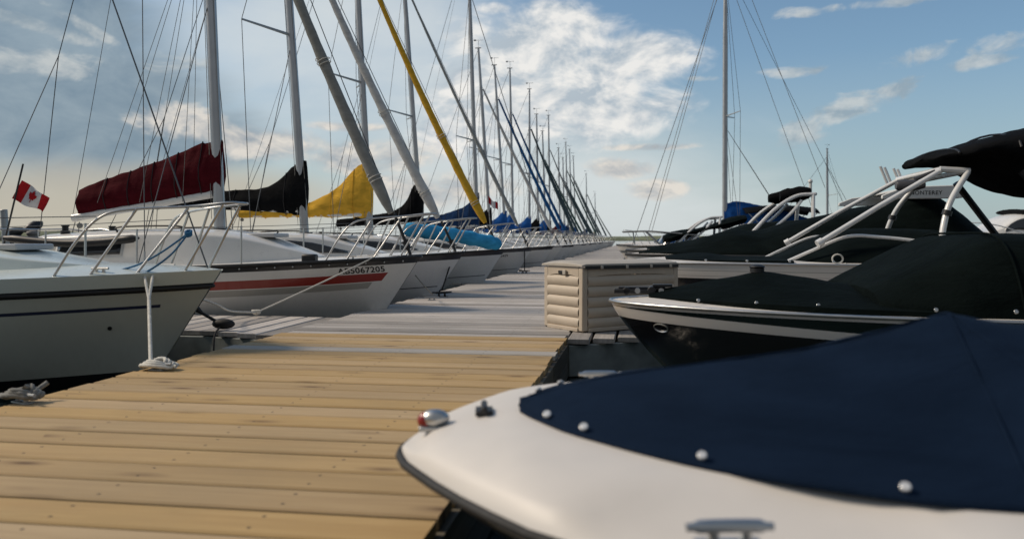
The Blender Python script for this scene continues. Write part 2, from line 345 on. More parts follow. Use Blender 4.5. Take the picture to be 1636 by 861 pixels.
SAILG = 'sailboats moored in a row along the left of the dock'
def sailboat(label, bow, zbow, mast, att, frac=.8, L=5.9, B=2.2, cover='blue', prof=None, jib='white', jr=.05, jtack=.62, hmat=None, dmat=None, win='small', band=None, detail=2,
             zboom=None, boomlen=2.3, droop=.08, mastr=.055, aft=AL, group=SAILG, spread=4.4, cabx=(1.25, 4.3), cabh=.40, text=None, side=1, zm=None, camber=.06, rail=True, boommat=None, coff=0.0, rubv=0.0, toe=None, mlen=None, jsag=.05, wires=True, cab=True, deckgrey=False):
    """bow = (px, Y); mast = base px; att = photo pixel where the forestay meets the mast"""
    bx, by = (bow[0]-CX)/F*bow[1], bow[1]
    rz = math.atan2(aft.y, aft.x)
    root = thing('sailboat', label, 'sailboat', (bx, by, 0), rz, group)
    rot = Matrix.Rotation(-rz, 3, 'Z')
    def along(px):                              # distance aft at which the centre line crosses a photo column
        k = (px-CX)/F; return (k*by-bx)/(aft.x-k*aft.y)
    h = Hull(L, B, zbow, zm or zbow-.15); hi = detail >= 2
    hm = hmat or hull_mat('hull_white', WHITE, [(0, 9, .0, .07, (.015, .018, .03)), (0, 9, .5, .515, (.1, .11, .13)), (0, 9, .78, .9, (.015, .018, .025))])
    h.build(root, hm, dmat or m_gel, 30 if hi else 16, 14 if hi else 8, camber)
    if toe: rail_strip(h, root, toe, 'toe_rail', .022)
    elif hi: rail_strip(h, root, m_rubber, 'rub_rail', .016, rubv)
    mx = along(mast); x0, x1 = cabx
    zt = [(x0, h.deckz(x0)+.01), (x0+.25*(mx-x0), h.deckz(x0)+cabh*.3), (x0+.65*(mx-x0), h.deckz(x0)+cabh*.72), (mx, h.deckz(mx)+cabh), (mx+.8, h.deckz(mx)+cabh*1.02), (x1, h.deckz(x1)+cabh*.95)]
    wt = [(x0, .16), (x0+.5, .42), (mx, .72), (x1, .74)]
    cb = Cabin(h, wt, zt)
    if cab:
        c = cb.build(root, dmat or m_gel)
        if win == 'small': wins = [([(mx+.75, .40), (mx+.95, .47), (mx+1.7, .47)], [(mx+.75, .22), (mx+1.7, .20)])]
        elif win == 'long': wins = [([(x0+.45, .30), (x0+.9, .46), (mx, .50), (x1-.3, .50)], [(x0+.45, .2), (mx, .16), (x1-.3, .16)])]
        else: wins = []
        for tp, bt in wins:
            for sd in (1, -1):
                cb.window(root, tp, bt, sd, m_glass, m_gel_grey if hi else None)
        if hi:
            hb = MB(); xh = x0+.55*(mx-x0); hz = cb.pt(xh, 1, 1).z; hb.box((xh, 0, hz+.015), (.42, .42, .05)); hb.build('hatch', m_gel_grey, root, bevel=.012)
            for sd in (1, -1):
                w = MB(); p = cb.pt(x1-.25, .8, sd); w.disc(p-Vector((0, 0, .02)), (0, 0, 1), .055, .06); w.disc(p+Vector((0, 0, .03)), (0, 0, 1), .038, .07); w.disc(p+Vector((0, 0, .09)), (0, 0, 1), .048, .02); w.build('winch', m_black, root)
                gr = MB(); gr.tube(curve_pts([cb.pt(mx+.2, .72, sd), cb.pt(mx+.25, .72, sd)+Vector((0, 0, .06)), cb.pt(mx+1.0, .72, sd)+Vector((0, 0, .06)), cb.pt(mx+1.05, .72, sd)], 5), .012, 6); gr.build('grab_rail', m_black, root)
    # cockpit coaming behind the cabin
    cm = MB()
    for sd in (1, -1):
        cm.tube([(x1, sd*.62, h.zm+.16), (L-.5, sd*.62, h.zm+.14), (L-.15, sd*.55, h.zm+.02)], .07, 8)
    cm.build('cockpit_coaming', dmat or m_gel, root)
    # mast
    mzb = cb.pt(mx, 1, 1).z-.02 if cab else h.deckz(mx)
    ka = (att[0]-CX)/F; sa = (ka*by-bx)/(aft.x-ka*aft.y); Ya = by+aft.y*sa; za = ZC+(HY-att[1])/F*Ya
    tz = mlen or za/frac
    tx = mx+(sa-mx)*(tz-mzb)/(za-mzb)
    top = Vector((tx, 0, tz)); foot = Vector((mx, 0, mzb)); Mz = lambda z: foot.lerp(top, (z-mzb)/(tz-mzb))
    b = MB(); b.tube([foot, Mz(mzb+.7*(tz-mzb)), top], [mastr, mastr, mastr*.62], 12, flat=.75)
    mo = b.build('mast', m_alu if mastr > .05 else m_alu_dark, root, 60)
    if hi:
        tr = MB(); tr.tube([foot.lerp(top, .04)+Vector((mastr*.78, 0, 0)), foot.lerp(top, .96)+Vector((mastr*.55, 0, 0))], .016, 6); tr.build('sail_track', m_black, mo)
        st = MB(); st.box(foot+Vector((0, 0, -.0)), (.2, .16, .06)); st.build('mast_step', m_black, mo)
        hl = MB()
        for i, (dx, dy) in enumerate(((.09, .05), (-.08, .06), (.05, -.08))): hl.tube(sag(foot+Vector((dx, dy, .15)), Mz(za*.97)+Vector((dx*.5, dy*.5, 0)), 0), .004, 5)
        hl.build('halyards', m_rope_grey, mo)
    vane = MB(); vane.tube([top, top+Vector((0, 0, .3))], .008, 5); vane.tube([top+Vector((-.18, 0, .3)), top+Vector((.16, 0, .3))], .007, 5); vane.box(top+Vector((.13, 0, .3)), (.09, .004, .06)); vane.tube([top+Vector((-.1, 0, .02)), top+Vector((.12, 0, .02))], .02, 6); vane.build('wind_vane', m_alu_dark, mo)
    sp = Mz(spread); tips = []
    for sd in (1, -1):
        tip = sp+Vector((.42, sd*.78, .06)); tips.append(tip); MB().tube([sp, tip], [.026, .016], 8, flat=.6).build('spreader', m_alu_dark, mo)
    zc = h.zm+.02
    if wires:
        wr = .0058 if by < 22 else .0075
        for sd, tip in zip((1, -1), tips):
            cp = Vector((mx+.35, sd*(h.w((mx+.35)/L)-.04), zc))
            MB().tube([cp, tip, Mz(za)], wr, 5).build('shroud', m_wire, root)
            MB().tube([cp+Vector((.1, 0, 0)), Mz(spread-.1)], wr, 5).build('shroud', m_wire, root)
            if hi: 
                tb = MB(); tb.tube([cp, cp.lerp(tip, .055)], .011, 6); tb.build('turnbuckle', m_steel, root)
        st = Vector((L-.12, 0, h.zm+.05)); kn = st.lerp(top, .3)
        bs = MB(); bs.tube([top, kn], wr, 5)
        for sd in (1, -1): bs.tube([kn, Vector((L-.1, sd*.6, h.zm))], wr, 5)
        bs.build('backstay', m_wire, root)
    tack = Vector((.12, 0, h.zb)); A = Mz(za)
    if jib and wires:
        MB().tube([tack, A], .006, 5).build('forestay', m_wire, root)
        N = 44; pts = []; rs = []
        t0 = jtack/(A-tack).length
        for i in range(N+1):
            k = t0+(.965-t0)*i/N; p = tack.lerp(A, k)-Vector((jsag*math.sin(math.pi*k)*-.6, 0, jsag*math.sin(math.pi*k)))
            u = i/N; rr = jr*(1.12-.62*u)*min(1, u*14+.45)*(1+.045*math.sin(i*2.3)+.03*math.sin(i*5.1)); pts.append(p); rs.append(rr)
        fj = MB().tube(pts, rs, 10).build('furled_sail', m_jib[jib], root, 70)
        if hi:
            for j, k0 in enumerate((.05, .3)):
                c = pts[int(k0*N)+1]; d = (A-tack).normalized(); e1 = d.orthogonal().normalized(); e2 = d.cross(e1)
                lp = MB(); lp.tube([c+(e1*math.cos(a*.5)+e2*math.sin(a*.5))*(jr*1.22)+d*a*.004 for a in range(0, 27)], .006, 5); lp.build('sheet', m_rope, fj)
        d = (A-tack).normalized(); fd = MB(); fd.tube([tack+d*.02, tack+d*(jtack-.06)], .02, 8); fd.disc(tack+d*.1, d, .055, .012, 14); fd.disc(tack+d*.19, d, .055, .012, 14); fd.tube([tack+d*.1, tack+d*.2], .04, 12); fd.build('furler', m_black, root)
    elif wires:
        MB().tube([tack, A], .012 if by > 20 else .006, 6).build('forestay', m_wire, root)
    # boom and stowed mainsail
    if zboom:
        g = Mz(zboom); end = Vector((g.x+boomlen, 0, zboom-droop)); gm = g+Vector((mastr, 0, 0))
        bm_ = MB().tube([gm, end], .05, 12, flat=.8)
        bo = bm_.build('boom', boommat or m_gel, root, 60)
        pr = prof or [(0, .72), (.1, .64), (.25, .47), (.5, .32), (1.0, .25), (1.7, .2), (2.3, .13)]
        s1 = pr[-1][0]; n = 60; rg = []
        for i in range(n+1):
            x = -.13+(s1+.13)*i/n; hh = smooth_table(pr, max(0, x)); c0 = gm.lerp(end, x/boomlen); zb_ = c0.z+(coff if x > .12 else coff-.02)
            ring = []; m = 16; wv = .10*(1-.35*x/s1) if x > .05 else .085
            for k in range(m):
                a = 2*math.pi*k/m; cz = math.cos(a); sy = math.sin(a)
                z = zb_+hh/2-.035+(hh/2+.02)*cz
                wid = wv*(1-.62*ease(-.2, 1, cz))*(1 if cz > -.7 else .8)
                sx = x; j = mnoise.noise(Vector((x*4.2+by, z*3, k*.4)))*.022+.012*mnoise.noise(Vector((x*13+z*2.5+by, .6*z, 9)))
                ring.append(Vector((c0.x, sy*wid*1.05+(j if abs(sy) > .2 else 0), z+.018*mnoise.noise(Vector((x*6, by, 2))))))
            rg.append(ring)
        if hi:
            for i in range(8, n-2, 10):
                c_ = sum(rg[i], Vector())/len(rg[i]); MB().tube([c_+(p-c_)*1.04+Vector((0, 0, -.012 if p.z < c_.z else .0)) for p in rg[i]+rg[i][:1]], .006, 5).build('cover_tie', m_rope_black if cover != 'yellow' else m_cover['yellow'], bo, 70)
        MB().loft(rg).build('sail_cover', m_cover[cover], bo, 60)
        if hi:
            ms = MB(); ms.tube([end+Vector((-.1, 0, -.05)), Vector((end.x-.05, 0, h.zm+.2))], .006, 5); ms.tube([end+Vector((-.06, .03, -.05)), Vector((end.x, .1, h.zm+.2))], .006, 5)
            ms.disc(end+Vector((-.1, -.02, -.1)), (0, 1, 0), .035, .03); ms.build('mainsheet', m_rope_grey, bo)
            MB().tube([end+Vector((0, 0, .03)), top+Vector((.05, 0, -.05))], .004, 5).build('topping_lift', m_wire, bo)
    # rails
    if rail:
        rr = .0105 if hi else .009; hr = .5; b = MB()
        for sd in (1, -1):
            e = lambda x, dz: h.edge(max(.03, x), sd, dz, -.05) if x > .1 else Vector((x, sd*max(.05, h.w(.1/L)-.05), h.zb+dz))
            b.tube(curve_pts([e(1.0, 0), e(.86, .26), e(.72, hr*.86), e(.55, hr*.97), e(.2, hr), Vector((-.12, sd*.13, h.zb+hr+.02)), Vector((-.2, 0, h.zb+hr+.02))], 6), rr, 8)
            for xa, xb in ((.78, .50), (.5, .2), (.22, -.08)):
                b.tube([e(xa, 0), (e(xb, hr-.01) if xb > 0 else Vector((-.08, sd*.13, h.zb+hr+.01)))], rr, 8)
        b.build('bow_rail', m_steel, root, 60)
        for sd in (1, -1):
            xs = (1.9, 3.1, 4.3); tops = []
            for x in xs:
                q = h.edge(x, sd, 0, -.05); MB().tube([q, q+Vector((0, 0, .46))], .011, 6).build('stanchion', m_steel, root); tops.append(q+Vector((0, 0, .45)))
            ll = MB(); ll.tube([h.edge(.74, sd, .44, -.05)]+tops+[h.edge(L-.7, sd, .48, -.06)], .0035, 5); ll.build('lifeline', m_wire, root)
        sr = MB()
        for sd in (1, -1):
            sr.tube(curve_pts([h.edge(L-.75, sd, 0, -.05), h.edge(L-.72, sd, .4, -.05), h.edge(L-.5, sd, .5, -.06), h.edge(L-.06, sd*.9, .5, -.06)], 5), rr, 8); sr.tube([h.edge(L-.1, sd, 0, -.1), h.edge(L-.06, sd*.9, .5, -.06)], rr, 8)
        sr.tube([h.edge(L-.06, .9, .5, -.06), h.edge(L-.06, -.9, .5, -.06)], rr, 8); sr.build('stern_rail', m_steel, root)
        if hi:
            for sd in (1, -1):
                k = MB(); q = h.edge(.75, sd, .0, -.11); k.tube([q+Vector((-.07, 0, .05)), q+Vector((.07, 0, .05))], .011, 6); k.tube([q+Vector((-.03, 0, 0)), q+Vector((-.03, 0, .05))], .012, 6); k.tube([q+Vector((.03, 0, 0)), q+Vector((.03, 0, .05))], .012, 6); k.build('cleat', m_steel, root)
    if text:
        s, size, xs, v = text
        text_obj(s, size, lambda x, y: h.at(xs-x, v-y, side, .004), 'registration_number', m_black, root, .02, 1.06)
    root['_'] = 0; del root['_']
    return root, h, cb

# ------------------------------------------------------------------ camera, light, sky
def setup():
    sc = bpy.context.scene
    cam = bpy.data.cameras.new('camera'); co = bpy.data.objects.new('camera', cam); C.objects.link(co); sc.camera = co
    co.location = (0, 0, ZC); co.rotation_euler = (R(90), 0, 0); cam.sensor_width = 36; cam.lens = F/1636*36; cam.shift_y = (HY-430.5)/1636
    cam.clip_start = .05; cam.clip_end = 9000; cam.dof.use_dof = True; cam.dof.focus_distance = 8.3; cam.dof.aperture_fstop = 1.9
    el, az = R(41), R(-80)                     # sun from the left, slightly ahead of the camera
    d = Vector((math.sin(az)*math.cos(el), math.cos(az)*math.cos(el), math.sin(el)))
    L = bpy.data.lights.new('sun', 'SUN'); lo = bpy.data.objects.new('sun', L); C.objects.link(lo); L.energy = SUN; L.angle = R(12); L.color = (1, .84, .66)
    lo.rotation_euler = d.to_track_quat('Z', 'Y').to_euler(); lo.location = (-30, 10, 30)
    w = bpy.data.worlds.new('World'); sc.world = w; w.use_nodes = True; nt = w.node_tree; nt.nodes.clear()
    t = NT.__new__(NT); t.t = nt
    out = t.n('ShaderNodeOutputWorld'); bg = t.n('ShaderNodeBackground'); nt.links.new(bg.outputs[0], out.inputs[0]); bg.inputs[1].default_value = SKY
    sky = t.n('ShaderNodeTexSky', sky_type='NISHITA'); sky.sun_disc = False; sky.sun_elevation = el; sky.sun_rotation = az; sky.air_density = 1.0; sky.dust_density = .9; sky.ozone_density = 1.6; sky.altitude = 600
    g = t.n('ShaderNodeTexCoord').outputs['Generated']; sx = t.n('ShaderNodeSeparateXYZ'); t.put(sx, 0, g); x, y, z = sx.outputs
    a = t.math('ARCTAN2', x, y); hyp = t.math('SQRT', t.math('ADD', t.math('MULTIPLY', x, x), t.math('MULTIPLY', y, y))); e = t.math('ARCTAN2', z, hyp)
    cmb = t.n('ShaderNodeCombineXYZ'); t.put(cmb, 0, a); t.put(cmb, 1, t.math('MULTIPLY', e, 1.7)); vec = cmb.outputs[0]
    n1 = t.noise(vec, 12, 10, .6, .35); n2 = t.noise(t.mapping(vec, (1, 1, 1), (.010, -.018, 0)), 12, 10, .6, .35); nb = t.noise(t.mapping(vec, (1, 1.5, 1), (3, 1, 0)), 3.2, 7, .55, .5)
    nw = t.noise(t.mapping(vec, (1, 1, 1), (5, 2, 0)), 20, 8, .6, .6)
    K = 1/SKY
    def col(r, g_, b_): 
        f = lambda c: ((c/255+.055)/1.055)**2.4 if c > 10 else c/255/12.92
        return (f(r)*K, f(g_)*K, f(b_)*K)
    def ae(px, py): az_ = math.atan((px-CX)/F); return az_, math.atan((HY-py)/F*math.cos(az_))
    def blob(px, py, rx, ry, rot=0):
        A0, E0 = ae(px, py); c_, s_ = math.cos(R(rot)), math.sin(R(rot))
        da = t.math('MULTIPLY_ADD', a, F/rx, -A0*F/rx) if not rot else None
        if rot:
            u = t.math('SUBTRACT', a, A0); v = t.math('SUBTRACT', e, E0)
            da = t.math('MULTIPLY', t.math('ADD', t.math('MULTIPLY', u, c_), t.math('MULTIPLY', v, s_)), F/rx)
            de = t.math('MULTIPLY', t.math('SUBTRACT', t.math('MULTIPLY', v, c_), t.math('MULTIPLY', u, s_)), F/ry)
        else: de = t.math('MULTIPLY_ADD', e, F/ry, -E0*F/ry)
        return t.math('SUBTRACT', 1, t.math('ADD', t.math('MULTIPLY', da, da), t.math('MULTIPLY', de, de)))
    def union(bs):
        m = blob(*bs[0])
        for b in bs[1:]: m = t.math('SMOOTH_MAX', m, blob(*b), .25)
        return m
    def dens(m, nz, amp, lo_, hi_):
        s = t.math('ADD', m, t.math('MULTIPLY', t.math('SUBTRACT', nz, .5), amp))
        k = t.n('ShaderNodeMapRange', interpolation_type='SMOOTHSTEP', clamp=True); t.put(k, 0, s); t.put(k, 1, lo_); t.put(k, 2, hi_); return k.outputs[0]
    c = t.mix(1.0, sky.outputs[0], (.78, 1.03, 1.08), 'MULTIPLY')
    c = t.mix(.05, c, col(205, 214, 220))
    blu = None and t.ramp(t.math('MULTIPLY', e, 2.2, clamp=True), [(0, (.80, .80, .76)), (.12, (.74, .78, .77)), (.35, (.60, .72, .80)), (1, (.50, .66, .82))])
    hz = t.mix(t.ramp(t.math('MULTIPLY_ADD', a, .8, .5, clamp=True), [(.1, (0, 0, 0)), (.9, (1, 1, 1))]), col(194, 191, 182), col(168, 181, 184))
    c = t.mix(t.math('MULTIPLY', t.ramp(e, [(0, (1, 1, 1)), (.05, (.75, .75, .75)), (.22, (.15, .15, .15)), (.4, (0, 0, 0))]), .95), c, hz)
    # broad thin veil round the middle, then the grey bank on the left
    v1 = dens(union([(900, 330, 460, 190), (760, 200, 300, 190), (520, 60, 330, 220)]), nb, 1.5, -.1, 1.3); c = t.mix(t.math('MULTIPLY', v1, .88), c, col(215, 221, 222))
    v2 = dens(union([(70, 175, 330, 125), (-150, 60, 350, 260), (230, 225, 200, 60)]), nb, 1.7, -.05, .75); c = t.mix(t.math('MULTIPLY', v2, .9), c, t.mix(t.ramp(n1, [(.3, (0, 0, 0)), (.7, (1, 1, 1))]), col(112, 133, 150), col(152, 167, 176)))
    v3 = dens(union([(-40, 330, 420, 75), (300, 320, 250, 60)]), nb, 1.4, -.2, 1.0); c = t.mix(t.math('MULTIPLY', v3, .8), c, col(190, 182, 166))
    lit = t.math('MULTIPLY_ADD', t.math('SUBTRACT', n1, n2), 5.0, .55, clamp=True)
    cw = t.mix(lit, col(176, 188, 198), col(240, 238, 234)); cwarm = t.mix(lit, col(168, 173, 178), col(228, 221, 211)); cgrey = t.mix(lit, col(150, 165, 175), col(205, 208, 206))
    big = [(860, 70, 130, 62), (1000, 100, 105, 45), (930, 165, 160, 62), (800, 150, 110, 85), (885, 20, 26, 9), (940, 40, 24, 16), (745, 215, 80, 40), (1060, 165, 60, 24), (790, 15, 30, 10)]
    d1 = dens(union(big), n1, 3.6, -.6, .75); c = t.mix(t.math('MULTIPLY', d1, .94), c, cw)
    low = [(560, 203, 70, 9), (440, 232, 90, 28), (265, 195, 60, 28), (320, 205, 50, 24), (390, 215, 40, 20), (600, 250, 120, 30), (700, 300, 130, 30), (1050, 305, 60, 18), (1040, 235, 70, 7), (980, 270, 60, 18)]
    d2 = dens(union(low), n1, 4.2, -.15, .95); c = t.mix(t.math('MULTIPLY', d2, .9), c, cwarm)
    wisp = [(1350, 180, 115, 26, 24), (1285, 210, 50, 18), (1545, 103, 62, 13, 6), (1605, 66, 52, 17, 8), (1470, 92, 60, 16, 10), (1275, 22, 40, 10), (1270, 114, 55, 10), (1420, 4, 110, 9), (1120, 126, 30, 6), (50, 40, 100, 12, -12), (130, 40, 60, 9, -25), (270, 100, 60, 22), (30, 95, 130, 22)]
    d3 = dens(union(wisp), nw, 4.2, .05, 1.1); c = t.mix(t.math('MULTIPLY', d3, .72), c, cgrey)
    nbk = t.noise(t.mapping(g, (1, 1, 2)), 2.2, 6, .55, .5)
    bank = t.mix(t.ramp(nbk, [(.35, (0, 0, 0)), (.7, (1, 1, 1))]), col(112, 119, 128), col(158, 163, 168))  # unseen cloud bank added behind the camera to hold down the fill light
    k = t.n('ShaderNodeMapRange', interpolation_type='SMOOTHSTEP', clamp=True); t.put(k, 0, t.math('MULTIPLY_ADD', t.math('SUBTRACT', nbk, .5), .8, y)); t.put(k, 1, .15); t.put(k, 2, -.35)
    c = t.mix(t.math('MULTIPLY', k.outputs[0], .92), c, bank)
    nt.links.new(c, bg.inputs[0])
    vs = sc.view_settings; sc.display_settings.display_device = 'sRGB'; vs.view_transform = 'Standard'; vs.look = 'None'; vs.gamma = 1; vs.use_curve_mapping = False; vs.exposure = EXPO
    sc.cycles.use_denoising = True; sc.cycles.max_bounces = 8; sc.cycles.sample_clamp_indirect = 6; sc.cycles.caustics_reflective = False; sc.cycles.caustics_refractive = False
SUN, SKY, EXPO = 3.0, .10, 0.0
setup()

# ------------------------------------------------------------------ water and far shore
def setting():
    t = NT('lake_water'); o = t.obj(); n1 = t.noise(t.mapping(o, (1, 1, 1)), 1.6, 5, .55, .4); n2 = t.noise(o, 9, 3); n3 = t.noise(o, .05, 3)
    t.col(t.mix(n3, (.012, .02, .02), (.02, .032, .03))); t.put(t.b, 'Roughness', .07); t.put(t.b, 'IOR', 1.33)
    t.bump(t.math('MULTIPLY_ADD', n2, .2, n1), .35, .06)
    b = MB(); rs = [0, 8, 20, 50, 120, 300, 800, 2000, 5000]; 
    b.add([(-5000, -400, 0), (5000, -400, 0), (5000, 6000, 0), (-5000, 6000, 0)], [(0, 1, 2, 3)]); struct(b.build('water', t.m))
    t = NT('far_hills'); o = t.obj(); n = t.noise(o, .06, 6, .6); n2 = t.noise(t.mapping(o, (1, 1, 3)), .35, 4)
    t.col(t.mix(t.ramp(t.math('MULTIPLY_ADD', n2, .4, t.math('MULTIPLY', n, .6)), [(.42, (0, 0, 0)), (.58, (1, 1, 1))]), (.075, .095, .055), (.20, .215, .12))); t.set(Roughness=1)
    b = MB(); rg = []
    for i in range(181):
        a = -75+150*i/180; x = math.tan(R(a))*0; D = 900+120*mnoise.noise(Vector((i*.05, 1, 0)))
        dx, dy = math.sin(R(a)), math.cos(R(a)); px = CX+F*math.tan(R(a)) if abs(a) < 60 else -9e9
        hgt = 5.2+3.2*mnoise.noise(Vector((i*.12, 3, 0)))+1.8*mnoise.noise(Vector((i*.6, 7, 0)))+(6.0 if px < 200 else 0)*ease(300, 60, px)
        rg.append([Vector((dx*D*k, dy*D*k, z)) for k, z in ((1, -.5), (1.0, .8), (1.02, hgt*.55), (1.05, hgt*.85), (1.1, hgt), (1.5, hgt*1.1), (1.6, -.5))])
    b.loft(rg, closed=False, cap=(False, False)); struct(b.build('hills', t.m))
setting()

# ------------------------------------------------------------------ dock
OL = Vector((-2.14, 6.9, 0))                    # point on the dock's left edge; s runs along the dock, k to the right across it
DW = 2.6
def D(s, k, z=0): return OL+EV*s+PV*k+Vector((0, 0, z))
def plank(b, p0, p1, wdir, width, th, tone, z1, u0):
    """board from p0 to p1, width along wdir, top at z1, with eased top edges"""
    d = (p1-p0); ln = d.length; d = d.normalized(); ch = .007; w = width
    prof = [(0, -th), (0, -ch), (ch, 0), (w-ch, 0), (w, -ch), (w, -th)]
    vs = []; uv = []
    for e, base in ((0, p0), (ln, p1)):
        for (a, z) in prof:
            q = base+wdir*a; vs.append(Vector((q.x, q.y, z1+z))); uv.append((u0+e, a))
    n = 6; fs = [(i, (i+1) % n, n+(i+1) % n, n+i) for i in range(n)]+[tuple(range(n-1, -1, -1)), tuple(range(n, 2*n))]
    b.add(vs, fs, uv, tone=tone)
def dock():
    rnd = random.Random(3); pw, gap = .187, .025
    b = MB(); s = -8.2; i = 0
    while s < .12:
        w = pw; g = 1.0 if abs(s+.82) < .1 else 0
        plank(b, D(s, rnd.uniform(-.012, .012)), D(s+.03, DW+rnd.uniform(-.012, .012)), EV, w, .04, (rnd.random(), rnd.random(), g), DK+rnd.uniform(-.0025, .0025), .65*rnd.randint(0, 80)+.2); s += w+gap
    struct(b.build('new_dock', m_new, sharp=25)); s0 = s
    b = MB()
    while s < 125:
        w = pw if s < 30 else pw*2
        plank(b, D(s, rnd.uniform(-.02, .02)), D(s+.02, DW+rnd.uniform(-.02, .02)), EV, w, .04, (rnd.random(), rnd.random(), 0), DK+rnd.uniform(-.004, .004), .65*rnd.randint(0, 80)+.2); s += w+gap+rnd.uniform(0, .006)
    struct(b.build('old_dock', m_old, sharp=25))
    # fingers: boards parallel to the dock edge
    def finger(name, k0, sgn, near, far, length):
        b = MB(); k = .012
        while k < length:
            a = near(k); kk = k0+sgn*k
            plank(b, D(a, kk), D(far(k), kk), PV*sgn, pw, .04, (rnd.random(), rnd.random(), 0), DK-.006+rnd.uniform(-.004, .004), rnd.uniform(0, 50)); k += pw+gap
        struct(b.build(name, m_old, sharp=25))
        c = MB(); pts = [0, .7, 1.3, length]
        for edge, o in ((near, .02), (far, -.02)):
            for k1, k2 in zip(pts, pts[1:]):
                p, q = D(edge(k1)+o, k0+sgn*(k1+.03)), D(edge(k2)+o, k0+sgn*(k2+.03)); m = (p+q)/2; v = q-p
                c.box((m.x, m.y, DK-.05-.14), (v.length+.03, .05, .27), math.atan2(v.y, v.x))
        e1, e2 = D(near(length), k0+sgn*length), D(far(length), k0+sgn*length); m = (e1+e2)/2; v = e2-e1; c.box((m.x, m.y, DK-.19), (v.length, .05, .27), math.atan2(v.y, v.x))
        struct(c.build(name+'_skirt', m_floatgrey, sharp=25, bevel=.008))
    finger('left_finger_dock', 0, -1, lambda k: .14+min(.2, .235*k), lambda k: 1.75, 6.5)
    finger('right_finger_dock', DW, 1, lambda k: .22+min(.75, .6*k), lambda k: 2.3, 6.5)
    for n, s in enumerate((8.6, 16, 23.5, 31, 39, 47)):
        finger('left_finger_dock', 0, -1, lambda k, s=s: s, lambda k, s=s: s+1.0, 5.5)
        finger('right_finger_dock', DW, 1, lambda k, s=s: s+.5, lambda k, s=s: s+1.5, 5.5)
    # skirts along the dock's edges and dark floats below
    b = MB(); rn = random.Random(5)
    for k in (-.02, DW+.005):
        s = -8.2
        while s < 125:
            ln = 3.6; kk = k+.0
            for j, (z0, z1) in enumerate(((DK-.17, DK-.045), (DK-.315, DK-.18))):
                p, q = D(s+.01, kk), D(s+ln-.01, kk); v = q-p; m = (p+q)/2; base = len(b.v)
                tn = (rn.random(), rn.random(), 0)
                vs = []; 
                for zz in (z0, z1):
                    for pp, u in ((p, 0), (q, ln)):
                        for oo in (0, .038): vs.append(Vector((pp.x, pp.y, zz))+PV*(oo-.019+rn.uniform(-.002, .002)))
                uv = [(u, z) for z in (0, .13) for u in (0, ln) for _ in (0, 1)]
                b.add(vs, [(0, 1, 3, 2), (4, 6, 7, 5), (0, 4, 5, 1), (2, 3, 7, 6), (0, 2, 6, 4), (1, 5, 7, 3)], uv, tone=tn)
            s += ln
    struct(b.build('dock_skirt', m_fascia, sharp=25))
    b = MB(); s = -8
    while s < 120:
        c = D(s+1.3, DW/2); b.box((c.x, c.y, DK-.05-.19), (2.3, 2.4, .36), math.atan2(EV.y, EV.x)); s += 3
    struct(b.build('dock_floats', m_rubber))
dock()

